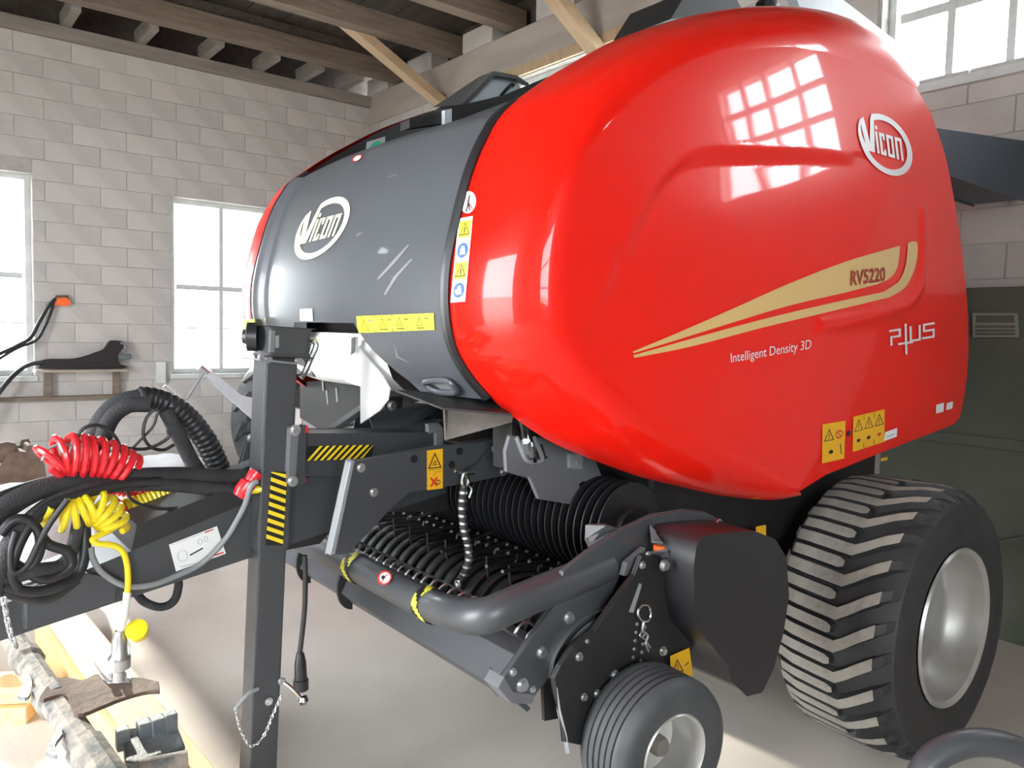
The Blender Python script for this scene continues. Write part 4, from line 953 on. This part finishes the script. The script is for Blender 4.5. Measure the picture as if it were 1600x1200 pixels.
hose('hydraulic_hose', [(60,830,.18),(75,850,.18),(105,862,.18),(110,885,.18),(70,905,.19),(20,880,.2)], .014, 'hose_black', 12)
hose('hydraulic_hose', [(0,835,.2),(18,815,.2),(40,812,.2),(60,830,.2),(62,860,.2),(45,890,.2),(15,905,.2),(-10,895,.2)], .013, 'hose_black', 12)
hose('hydraulic_hose', [(120,905,.16),(75,935,.18),(30,932,.19),(-10,915,.2)], .014, 'hose_black', 12)
# thin cable loops
hose('thin_cable', [(115,695,.1),(130,670,.1),(155,665,.1),(178,680,.1),(190,705,.1),(192,720,.1)], .005, 'hose_black', 8)
hose('thin_cable', [(160,690,.05),(190,699,.05),(230,701,.05),(262,685,.05),(262,672,.05)], .005, 'hose_black', 8)
hose('thin_cable', [(240,640,.0),(228,655,.0),(224,680,.0),(235,698,.0),(255,703,.0),(272,695,.0)], .005, 'hose_black', 8)
hose('thin_cable', [(246,645,-.02),(240,665,-.02),(222,685,-.02),(208,700,-.02),(195,716,-.02)], .004, 'hose_black', 8)
hose('thin_cable', [(66,720,.12),(75,702,.12),(95,694,.12),(112,696,.12)], .004, 'grey_steel', 8)
hose('thin_cable', [(197,765,.1),(205,780,.1),(225,790,.1),(255,795,.1),(290,792,.1),(330,786,.1),(360,785,.1)], .005, 'hose_black', 8)
hose('grey_cable', [(402,752,.22),(392,760,.22),(384,785,.2),(372,810,.18),(350,845,.17),(315,880,.16),(275,900,.16),(235,914,.16),(195,915,.16),(160,895,.16),(145,872,.16),(142,855,.16)], .0085, 'grey_steel', 10)
hose('drain_hose', [(214,928,.02),(225,940,.02),(245,948,.02),(262,946,.02),(274,935,.02),(279,915,.02),(278,905,.02)], .013, 'sleeve_black', 10)
# coiled air lines
def coil(name, axis_px, X0, rad, turns, r, m, flat=1.0, parent=BAL):
    ax = resample(catmull([at(a, b, X=X0) for a, b in axis_px], 6), turns*14)
    pts = []; N = None; L = len(ax)
    for i, p in enumerate(ax):
        t = (ax[min(i+1, L-1)]-ax[max(i-1, 0)]).normalized(); n1 = Vector((1, 0, 0)); n1 = (n1-t*n1.dot(t)).normalized(); n2 = t.cross(n1)
        a = 2*math.pi*i/14; k = rad(i/L) if callable(rad) else rad
        pts.append(p+n1*(k*math.cos(a))+n2*(k*flat*math.sin(a)))
    return MB().tube(pts, r, 8, 1).build(name, m, parent)
coil('red_air_coil', [(74,728),(88,716),(106,712),(130,714),(158,716),(182,724),(204,736)], .10, lambda t: .058-.02*abs(t-.35), 10, .0095, 'red_plastic')
coil('red_air_coil', [(165,762),(200,768),(240,770),(275,768)], -.12, .014, 16, .006, 'red_plastic')
coil('yellow_air_coil', [(76,788),(98,800),(122,798),(146,790),(164,800),(174,814),(176,828)], .14, lambda t: .050-.012*t, 10, .0095, 'yellow_plastic')
coil('yellow_air_coil', [(178,800),(205,792),(240,782),(275,775)], -.10, .026, 14, .007, 'yellow_plastic', 1.0)
MB().bar(at(165,765,X=-.08), at(215,818,X=-.08), .02, .03, up=(1, 0, 0)).build('coil_stay', 'red_plastic', BAL)
YT = hose('yellow_air_line', [(186,820,.16),(165,832,.17),(145,842,.18),(152,849,.18),(175,852,.18),(190,860,.18),(198,880,.18),(200,910,.18),(197,940,.18),(192,968,.18),(188,990,.18)], .0085, 'yellow_plastic', 10)
hose('clear_sleeve', [(199,925,.18),(197,945,.18),(193,968,.18),(188,985,.18)], .0105, 'white_rubber', 10, parent=YT)
# quick couplers hanging over the timber
CQ = MB().lathe([(0, .012), (.03, .02), (.07, .022), (.08, .03), (.11, .03), (.12, .016), (.15, .016)], at(187, 985, X=.18), (-.1, .0, -1), 16).build('air_coupler', 'zinc', BAL)
MB().lathe([(0, .022), (.012, .03), (.035, .03), (.04, .0)], at(218, 990, X=.18), (.5, -.3, .5), 16).build('coupler_cap', 'yellow_plastic', CQ)
mb = MB(); mb.tube(onp([(197,1000),(203,1010),(200,1025),(192,1030)], X=.18), .004, 6, 4); mb.build('cap_strap', 'white_rubber', CQ)
# red connector beside the jack
MB().lathe([(0, .018), (.02, .026), (.05, .026), (.055, .018), (.075, .022), (.09, .022)], at(372, 776, X=.18), (at(398, 742, X=.18)-at(372, 776, X=.18)), 14).build('red_connector', 'red_plastic', BAL)
MB().lathe([(0, .012), (.03, .012)], at(393, 766, X=.17), (.3, .8, .1), 10).build('yellow_plug', 'yellow_plastic', BAL)
MB().lathe([(0, .012), (.04, .012), (.045, .016), (.06, .016)], at(343, 742, X=.06), (0, 1, -.15), 12).build('steel_fitting', 'bright_steel', BAL)
# cable with plug hanging behind the jack
CB = hose('plug_cable', [(476,868,.22),(477,900,.22),(476,950,.22),(471,1000,.22),(468,1022,.22)], .0085, 'hose_black', 10)
MB().lathe([(0, .012), (.03, .018), (.085, .020), (.087, .024), (.12, .024)], at(469, 1020, X=.22), (.02, .02, -1), 16).build('cable_plug', 'black_plastic', CB)
# chains: real links
def chain(name, pts, X, n, m='zinc', parent=BAL, L=.022, wr=.0026):
    P3 = resample(catmull([at(a, b, X=X) for a, b in pts], 8), n+1); mb = MB()
    for i in range(n):
        a, b = P3[i], P3[i+1]; t = (b-a).normalized(); s_ = t.orthogonal().normalized()
        if i % 2: s_ = t.cross(s_)
        c = (a+b)/2; h = (b-a).length*.62
        mb.tube([c+t*(h*math.cos(R(k)))+s_*(h*.55*math.sin(R(k))) for k in range(0, 360, 45)], wr, 5, 2, closed=True)
    return mb.build(name, m, parent)
chain('hitch_chain', [(3,915),(8,950),(15,985),(25,1012)], .2, 12, wr=.004)
JP = hose('jack_pin', [(404,1076,.21),(388,1084,.21),(370,1105,.21),(368,1109,.21)], .006, 'grey_steel', 8, parent=JACK)
chain('pin_chain', [(368,1108),(372,1128),(380,1150),(393,1166),(412,1150),(425,1120),(440,1085)], .22, 34, parent=JACK, wr=.0022)
mb = MB(); mb.lathe([(-.016, 0), (-.012, .012), (0, .017), (.012, .012), (.016, 0)], at(474, 1094, X=.24), (0, 0, 1), 14); mb.tube([at(474,1094,X=.24), at(456,1075,X=.22), at(444,1066,X=.2)], .006, 6, 3); mb.build('pin_knob', 'bright_steel', JACK)
bolt(440, 1064, JACK, X=XJ, s=.8); bolt(420, 1096, JACK, X=XJ, s=.8)
# far-side label strip on the red rim
fb = BVHTree.FromPolygons([v.co[:] for v in mir.vertices], [p.vertices[:] for p in mir.polygons])
def on_far(px, py):
    d = ray(px, py).normalized(); h = fb.ray_cast(CAM_POS, d)
    k = 0
    while h[0] is None and k < 60:
        k += 1; d = ray(px+k, py).normalized(); h = fb.ray_cast(CAM_POS, d)
    return at(px, py, Y=-1.85) if h[0] is None else h[0]-d*.004
d = Decal([(369,392),(377,390),(368,474),(359,475)], on_far); d.rect(0, 0, 1, 1, 'decal_white', 0, 4)
for v in (.2, .62): d.rect(.15, v-.1, .85, v+.1, 'decal_pale_yellow', 1, 1); d.triangle(.5, v, .5, .12, asp=8)
for v in (.42, .86): d.ring(.5, v, .32, .07, .1, 'decal_black', tv=.02)
d.build('safety_label', BAL)

# ================================================================== LEFT FOREGROUND: timbers and old rotor shaft
e0, e1 = at(142, 967, Z=.21), at(335, 1197, Z=.21); l0, l1 = at(82, 985, Z=.21), at(187, 1145, Z=.21)
dr = (e1-e0).normalized(); dr.z = 0; nrm = Vector((dr.y, -dr.x, 0))
wd = abs((l0-e0).dot(nrm))
a = e0-dr*.35; b = e1+dr*.6
T1 = MB().prism([a, a+nrm*wd, a+nrm*wd+Vector((0, 0, -.21)), a+Vector((0, 0, -.21))], b-a).build('timber_beam', 'timber', bevel=.006)
tag(T1, 'pale squared timber lying on the floor under the drawbar', 'timber')
q0, q1 = at(0, 1060, Z=.16), at(56, 1110, Z=.16)
dd = Vector((-.35, -.94, 0)).normalized(); nn = Vector((dd.y, -dd.x, 0))
c0 = at(40, 1085, Z=.12)
for k, (z0, lb) in enumerate(((0.0, 'lower of two pale planks stacked beside the timber beam'), (.075, 'upper of two pale planks stacked beside the timber beam'))):
    s0 = at(52, 1100, Z=.1)+Vector((-.05, -.02, 0)); mb = MB()
    base = Vector((s0.x-.02*k, s0.y+.02*k, z0)); dv = Vector((-.5, -.87, 0))*.8
    mb.prism([base, base+Vector((-.14, .08, 0)), base+Vector((-.14, .08, .07)), base+Vector((0, 0, .07))], dv)
    tag(mb.build('plank', 'timber', bevel=.004), lb, 'plank')
# rotor shaft with blades
s0, s1 = at(5, 975, Z=.30), at(165, 1215, Z=.30); sd_ = (s1-s0).normalized()
RS = thing('rotor_shaft', 'muddy iron rotor shaft with curved blades resting on the pale timber', 'machine part', (s0.x, s0.y, 0))
def rs(mb, name, m, **k):
    o = mb.build(name, m, None, **k); o.parent = RS; o.matrix_parent_inverse = Matrix.Translation(-Vector(RS.location)); return o
LEN = (s1-s0).length
rs(MB().lathe([(-.1, .045), (LEN*.28, .045), (LEN*.285, .06), (LEN*.33, .06), (LEN*.335, .048), (LEN*.55, .048), (LEN*.555, .062), (LEN*.62, .062), (LEN*.625, .05), (LEN*.86, .05), (LEN*.865, .06), (LEN*1.1, .06)], s0, sd_, 10, smooth=False), 'shaft', 'muddy_iron')
bl = pcat([(62,1094),(75,1076),(95,1064),(112,1064),(130,1067),(150,1058),(165,1062),(190,1066),(215,1063),(248,1070)], 4)+pcat([(249,1084),(225,1086),(190,1096),(160,1108),(122,1122),(110,1106),(104,1090),(84,1092),(68,1098)], 4)
rs(MB().prism([at(a, b, Z=.345-.0*(a-60)/200) for a, b in bl], (0, 0, .012)), 'blade', 'rust', bevel=.002)
rs(MB().prism([at(a, b, Z=.32) for a, b in pcat([(44,1058),(30,1085),(28,1092),(44,1094),(50,1075),(48,1062)], 3)], (0, 0, .012)), 'blade', 'slate_iron')
rs(MB().prism([at(a, b, Z=.32) for a, b in pcat([(96,1145),(80,1160),(72,1180),(90,1186),(86,1170),(98,1152)], 3)], (0, 0, .012)), 'blade', 'slate_iron')
rs(MB().box((0, 0, 0), (.001, .001, .001)), 'mount', 'muddy_iron') if False else None
rs(MB().prism([at(a, b, Z=.36) for a, b in ((146,1037),(160,1038),(200,1050),(203,1066),(170,1068),(160,1058))], (0, 0, .018)), 'blade_lug', 'zinc', bevel=.003)
for a, b in ((175, 1058), (192, 1058)):
    rs(MB().lathe([(0, .014), (.02, .014), (.02, 0)], at(a, b, Z=.38), (0, 0, 1), 6, smooth=False), 'nut', 'zinc')
# claw shaped clamp on the timber
CL = thing('iron_clamp', 'slate grey iron clamp with upright teeth sitting on the pale timber', 'clamp', (at(240, 1180, Z=.215)))
def cl(mb, name, m, **k):
    o = mb.build(name, m, None, **k); o.parent = CL; o.matrix_parent_inverse = Matrix.Translation(-Vector(CL.location)); return o
cl(MB().prism([at(a, b, Z=.24) for a, b in ((190,1162),(276,1150),(290,1188),(215,1215),(196,1212))], (0, 0, .05)), 'body', 'slate_iron', bevel=.008)
for (a, b, w_, h_) in ((192, 1156, .035, .05), (225, 1146, .05, .055), (246, 1144, .05, .065), (266, 1140, .04, .07)):
    p = at(a, b+10, Z=.27); cl(MB().box((p.x-w_/2, p.y-.02, .26), (p.x+w_/2, p.y+.02, .28+h_)), 'tooth', 'slate_iron', bevel=.005)
cl(MB().lathe([(.02, .03), (.16, .03)], at(205, 1205, Z=.27), (at(290, 1188, Z=.27)-at(205, 1205, Z=.27)), 14), 'pin', 'muddy_iron')

# ================================================================== RIGHT FOREGROUND: pipe hoop of another machine
def atd(px, py, dist): return CAM_POS+ray(px, py)*dist
hp = [atd(1436, 1240, 1.74), atd(1444, 1205, 1.74), atd(1465, 1180, 1.75), atd(1500, 1164, 1.76), atd(1535, 1160, 1.77), atd(1570, 1165, 1.78), atd(1610, 1182, 1.79), atd(1660, 1215, 1.8)]
hp = [Vector((hp[0].x-.01, hp[0].y, .02)), Vector((hp[0].x-.008, hp[0].y, .35))]+hp+[Vector((hp[-1].x+.1, hp[-1].y+.12, .4)), Vector((hp[-1].x+.11, hp[-1].y+.13, .02))]
HP = MB().tube(hp, .031, 20, 6).build('guard_hoop', 'dark_paint'); tag(HP, 'bent charcoal pipe hoop standing beside the wide tractor tyre', 'guard rail')
HP['label'] = 'bent charcoal pipe hoop standing in front of the wide lugged tyre'

# ================================================================== AT THE WALLS
# green steel leaf against the back wall, with a sign plate
GR = thing('green_door_leaf', 'dull green steel door leaf standing against the block wall', 'door', (1.1, 1.7, 0))
def gr(mb, name, m, **k):
    o = mb.build(name, m, None, **k); o.parent = GR; o.matrix_parent_inverse = Matrix.Translation(-Vector(GR.location)); return o
gr(MB().box((.2, 1.70, 0), (2.0, 1.755, 1.95)), 'leaf', 'green_paint', bevel=.006)
gr(MB().box((.2, 1.68, 1.06), (2.0, 1.70, 1.12)), 'rail', 'green_paint', bevel=.004)
gr(MB().bar((.35, 1.69, .3), (1.9, 1.69, 1.0), .02, .06, up=(0, 1, 0)), 'diagonal_brace', 'green_paint')
SG = thing('notice_plate', 'faded grey notice plate with dark lines of text on the green leaf', 'sign', (.75, 1.67, 1.72))
def sg(o): o.parent = SG; o.matrix_parent_inverse = Matrix.Translation(-Vector(SG.location)); return o
sg(MB().prism(onp([(1519,489),(1590,489),(1592,527),(1520,527)], Y=1.672), (0, .007, 0)).build('plate', 'sign_grey'))
d = Decal([(1519,489),(1590,489),(1592,527),(1520,527)], plane(Y=1.67)); d.rect(.08, .1, .92, .4, 'green_paint', 1, 1)
for v in (.56, .72, .86): d.line([(.08, v), (.9, v)], .05, 'green_paint', 1, .5)
o = d.build('text_lines', None); sg(o)
# wall shelf
SH = thing('wall_shelf', 'narrow wooden wall shelf on two uprights below the tool', 'shelf', (XL+.1, -1.5, .86))
def shp(mb, name, m='shelf_wood'):
    o = mb.build(name, m, None, bevel=.003); o.parent = SH; o.matrix_parent_inverse = Matrix.Translation(-Vector(SH.location)); return o
shp(MB().box((XL+.01, -1.95, 1.125), (XL+.24, -1.12, 1.15)), 'board')
shp(MB().box((XL+.01, -2.6, .84), (XL+.12, -1.08, .875)), 'ledge', 'joist_wood')
for y in (-1.83, -1.2): shp(MB().box((XL+.03, y-.03, .875), (XL+.10, y+.03, 1.125)), 'upright', 'joist_wood')
XT = XL+.14
tool = pcat([(62,563),(80,560),(110,560),(130,557),(150,550),(163,545),(171,534),(176,531),(190,532),(192,541),(186,548),(182,558),(188,568),(190,573),(62,573)], 2)
TL = thing('black_tool', 'black long-nosed hand tool lying on the wall shelf', 'tool', at(120, 573, X=XT))
def tl(mb, name, m, **k):
    o = mb.build(name, m, None, **k); o.parent = TL; o.matrix_parent_inverse = Matrix.Translation(-Vector(TL.location)); return o
tl(MB().prism([at(a, b+2, X=XT) for a, b in tool], (-.07, 0, 0)), 'body', 'black_plastic', bevel=.006)
tl(MB().tube(onp([(188,536),(195,538),(196,546),(190,548)], X=XT), .012, 8, 3), 'ring', 'grey_steel')
tl(MB().lathe([(0, .03), (.12, .03), (.13, .02)], at(184, 558, X=XT-.02), (0, 1, .05), 12), 'motor', 'slate_iron')
tl(MB().tube([at(66,566,X=XT), at(45,570,X=XT), at(25,583,X=XT+.04), at(5,605,X=XT+.08), at(-20,640,X=XT+.1), (XT+.14, -2.55, .4), (XT+.2, -2.62, .03), (XT+.5, -2.7, .025)], .022, 10, 6), 'hose', 'hose_black')
# orange air gun with its hoses hanging on the wall
AG = thing('air_gun', 'orange air gun with two black hoses hanging on the block wall', 'air gun', at(95, 470, X=XL+.05))
def ag(mb, name, m, **k):
    o = mb.build(name, m, None, **k); o.parent = AG; o.matrix_parent_inverse = Matrix.Translation(-Vector(AG.location)); return o
ag(MB().prism(onp([(86,467),(104,466),(110,472),(108,477),(86,476)], X=XL+.07), (-.05, 0, 0)), 'body', 'orange_plastic', bevel=.006)
ag(MB().prism(onp([(88,462),(107,462),(107,468),(88,467)], X=XL+.06), (-.03, 0, 0)), 'cap', 'rust', bevel=.004)
for dx, r in ((0, .018), (8, .014)):
    ag(MB().tube([at(87-dx*.3, 467+dx*.4, X=XL+.06), at(76+dx*.5, 478+dx, X=XL+.08), at(62+dx, 502+dx, X=XL+.1), at(48+dx, 527+dx*.6, X=XL+.12), at(25, 541+dx*.5, X=XL+.14), at(-20, 565+dx, X=XL+.16), (XL+.2, -2.62-dx*.01, .9), (XL+.22, -2.75-dx*.012, .35), (XL+.3, -2.85-dx*.02, .02), (XL+.6, -3.0-dx*.02, .02)], r, 10, 6), 'hose', 'hose_black')
# switch box by the window
SB = MB().box((XL+.0, -.80, .98), (XL+.06, -.70, 1.22)).build('switch_box', 'window_paint', bevel=.008); tag(SB, 'small grey switch box beside the left window', 'switch')
SB['label'] = 'small grey switch box on the wall below the window corner'
# rusty pieces and sacks behind the drawbar
def lump(name, c, s, m, label, cat, seed, parent=None):
    rnd = random.Random(seed); bm = bmesh.new(); bmesh.ops.create_icosphere(bm, subdivisions=4, radius=1)
    off = [Vector((rnd.uniform(-3, 3), rnd.uniform(-3, 3), rnd.uniform(-3, 3))) for _ in range(3)]
    for v in bm.verts:
        q = v.co.copy(); k = 1+.14*math.sin(3*q.x+off[0].x)*math.cos(3.3*q.y+off[0].y)+.08*math.sin(7*q.z+off[1].x+4*q.x)
        p = q*k; p = Vector((math.copysign(abs(p.x)**.75, p.x)*s[0], math.copysign(abs(p.y)**.75, p.y)*s[1], math.copysign(abs(p.z)**.6, p.z)*s[2]))
        p += Vector((.012*math.sin(14*q.z+off[2].x), .012*math.sin(13*q.x+off[2].y), .010*math.sin(12*q.y)))
        v.co = p
    zmin = min(v.co.z for v in bm.verts)
    for v in bm.verts: v.co.z -= zmin
    me = bpy.data.meshes.new(name); bm.to_mesh(me); bm.free()
    for p in me.polygons: p.use_smooth = True
    me.materials.append(M[m]); o = link(name, me, parent, c)
    return tag(o, label, cat)
p = at(245, 725, X=-3.2); lump('white_sack', (p.x, p.y+.0, 0), (.42, .36, .36), 'sack', 'full white woven sack standing behind the drawbar hoses', 'sack', 3)
p = at(0, 800, X=-2.9); lump('white_sack', (p.x, p.y, 0), (.4, .42, .30), 'sack', 'slumped white sack lying beside the rusty casting', 'sack', 5)
p = at(38, 760, X=-4.2); 
RC = thing('rusty_casting', 'brown rusty machine casting standing by the left wall', 'machine part', (p.x, p.y, 0))
def rc(mb, name, **k):
    o = mb.build(name, 'rust', None, **k); o.parent = RC; o.matrix_parent_inverse = Matrix.Translation(-Vector(RC.location)); return o
rc(MB().prism([Vector((p.x, at(a, b, X=p.x).y, max(0, at(a, b, X=p.x).z))) for a, b in ((-30,742),(0,735),(15,712),(30,708),(44,710),(46,699),(53,698),(57,712),(66,725),(72,760),(70,960),(-30,940))], (-.35, 0, 0)), 'body', bevel=.02)
c = at(10, 706, X=p.x-.1); rc(MB().lathe([(-.12, .02), (-.1, .07), (.02, .08), (.06, .06), (.08, .0)], c, (.2, 1, .1), 14), 'boss')
# pale blue grey drawbar and jack crank of a trailer parked behind
XT2 = -3.1
TR_ = thing('parked_trailer', 'pale blue-grey trailer drawbar with crank jack parked behind the baler', 'trailer', (XT2, -1.2, 0))
def tp_(mb, name, m, **k):
    o = mb.build(name, m, None, **k); o.parent = TR_; o.matrix_parent_inverse = Matrix.Translation(-Vector(TR_.location)); return o
tp_(MB().prism(onp([(324,588),(331,581),(377,619),(410,626),(470,640),(500,650),(560,652),(600,640),(598,660),(540,672),(470,668),(430,668),(408,664),(364,625)], X=XT2), (-.10, 0, 0)), 'drawbar', 'pale_blue_steel', bevel=.006)
tp_(MB().tube(onp([(312,572),(320,578),(332,588)], X=XT2-.03), .03, 12, 4), 'jack_tube', 'zinc')
tp_(MB().tube(onp([(318,582),(306,600),(292,622),(284,624),(270,614),(256,603)], X=XT2-.02), .012, 8, 3), 'crank', 'grey_steel')
for q in ([(402,627),(410,629),(409,651),(398,649)], [(463,639),(474,642),(470,665),(461,663)]):
    d = Decal(q, plane(X=XT2+.005)); d.rect(0, 0, 1, 1, 'decal_white', 0, 1); tp_(d.mb, 'label_tag', ['decal_white'], recalc=False)
p0 = at(450, 660, X=XT2-.05)
tp_(MB().bar(p0, (p0.x, p0.y+.05, .02), .08, .08, up=(1, 0, 0)), 'support_leg', 'pale_blue_steel', bevel=.005)
tp_(MB().prism([at(560,625,X=XT2), at(612,610,X=XT2), at(612,650,X=XT2), at(560,660,X=XT2)], (-.4, 0, 0)), 'hitch_box', 'black_steel', bevel=.01)
# tractor wheel behind it
cw = at(492, 655, X=-4.3); TRR = cw.z; 
TW = thing('tractor_wheel', 'big black tractor wheel with angled lugs standing under the window', 'wheel', (cw.x, cw.y, 0))
def tw_(o): o.parent = TW; o.matrix_parent_inverse = Matrix.Translation(-Vector(TW.location)); return o
tw_(MB().lathe([(-.2, TRR*.52), (-.22, TRR*.7), (-.19, TRR*.92), (-.1, TRR*.96), (.1, TRR*.96), (.19, TRR*.92), (.22, TRR*.7), (.2, TRR*.52), (-.2, TRR*.52)], cw, (1, 0, 0), 48, cap=False).build('tyre', 'rubber'))
tw_(MB().lathe([(.19, TRR*.52), (.1, TRR*.5), (.06, TRR*.2), (.1, TRR*.12), (.1, 0)], cw, (1, 0, 0), 32, cap=False).build('rim', 'slate_iron'))
lg = MB().prism([Vector((.0, -.03, TRR*.93)), Vector((.22, .07, TRR*.90)), Vector((.24, .12, TRR*.72)), Vector((.22, .17, TRR*.90)), Vector((0, .06, TRR*.93))], (0, 0, TRR*.06)).mesh('lug', 'rubber_fine')
for k in range(18): tw_(link('lug', lg, None, cw, (2*math.pi*k/18, 0, 0)))
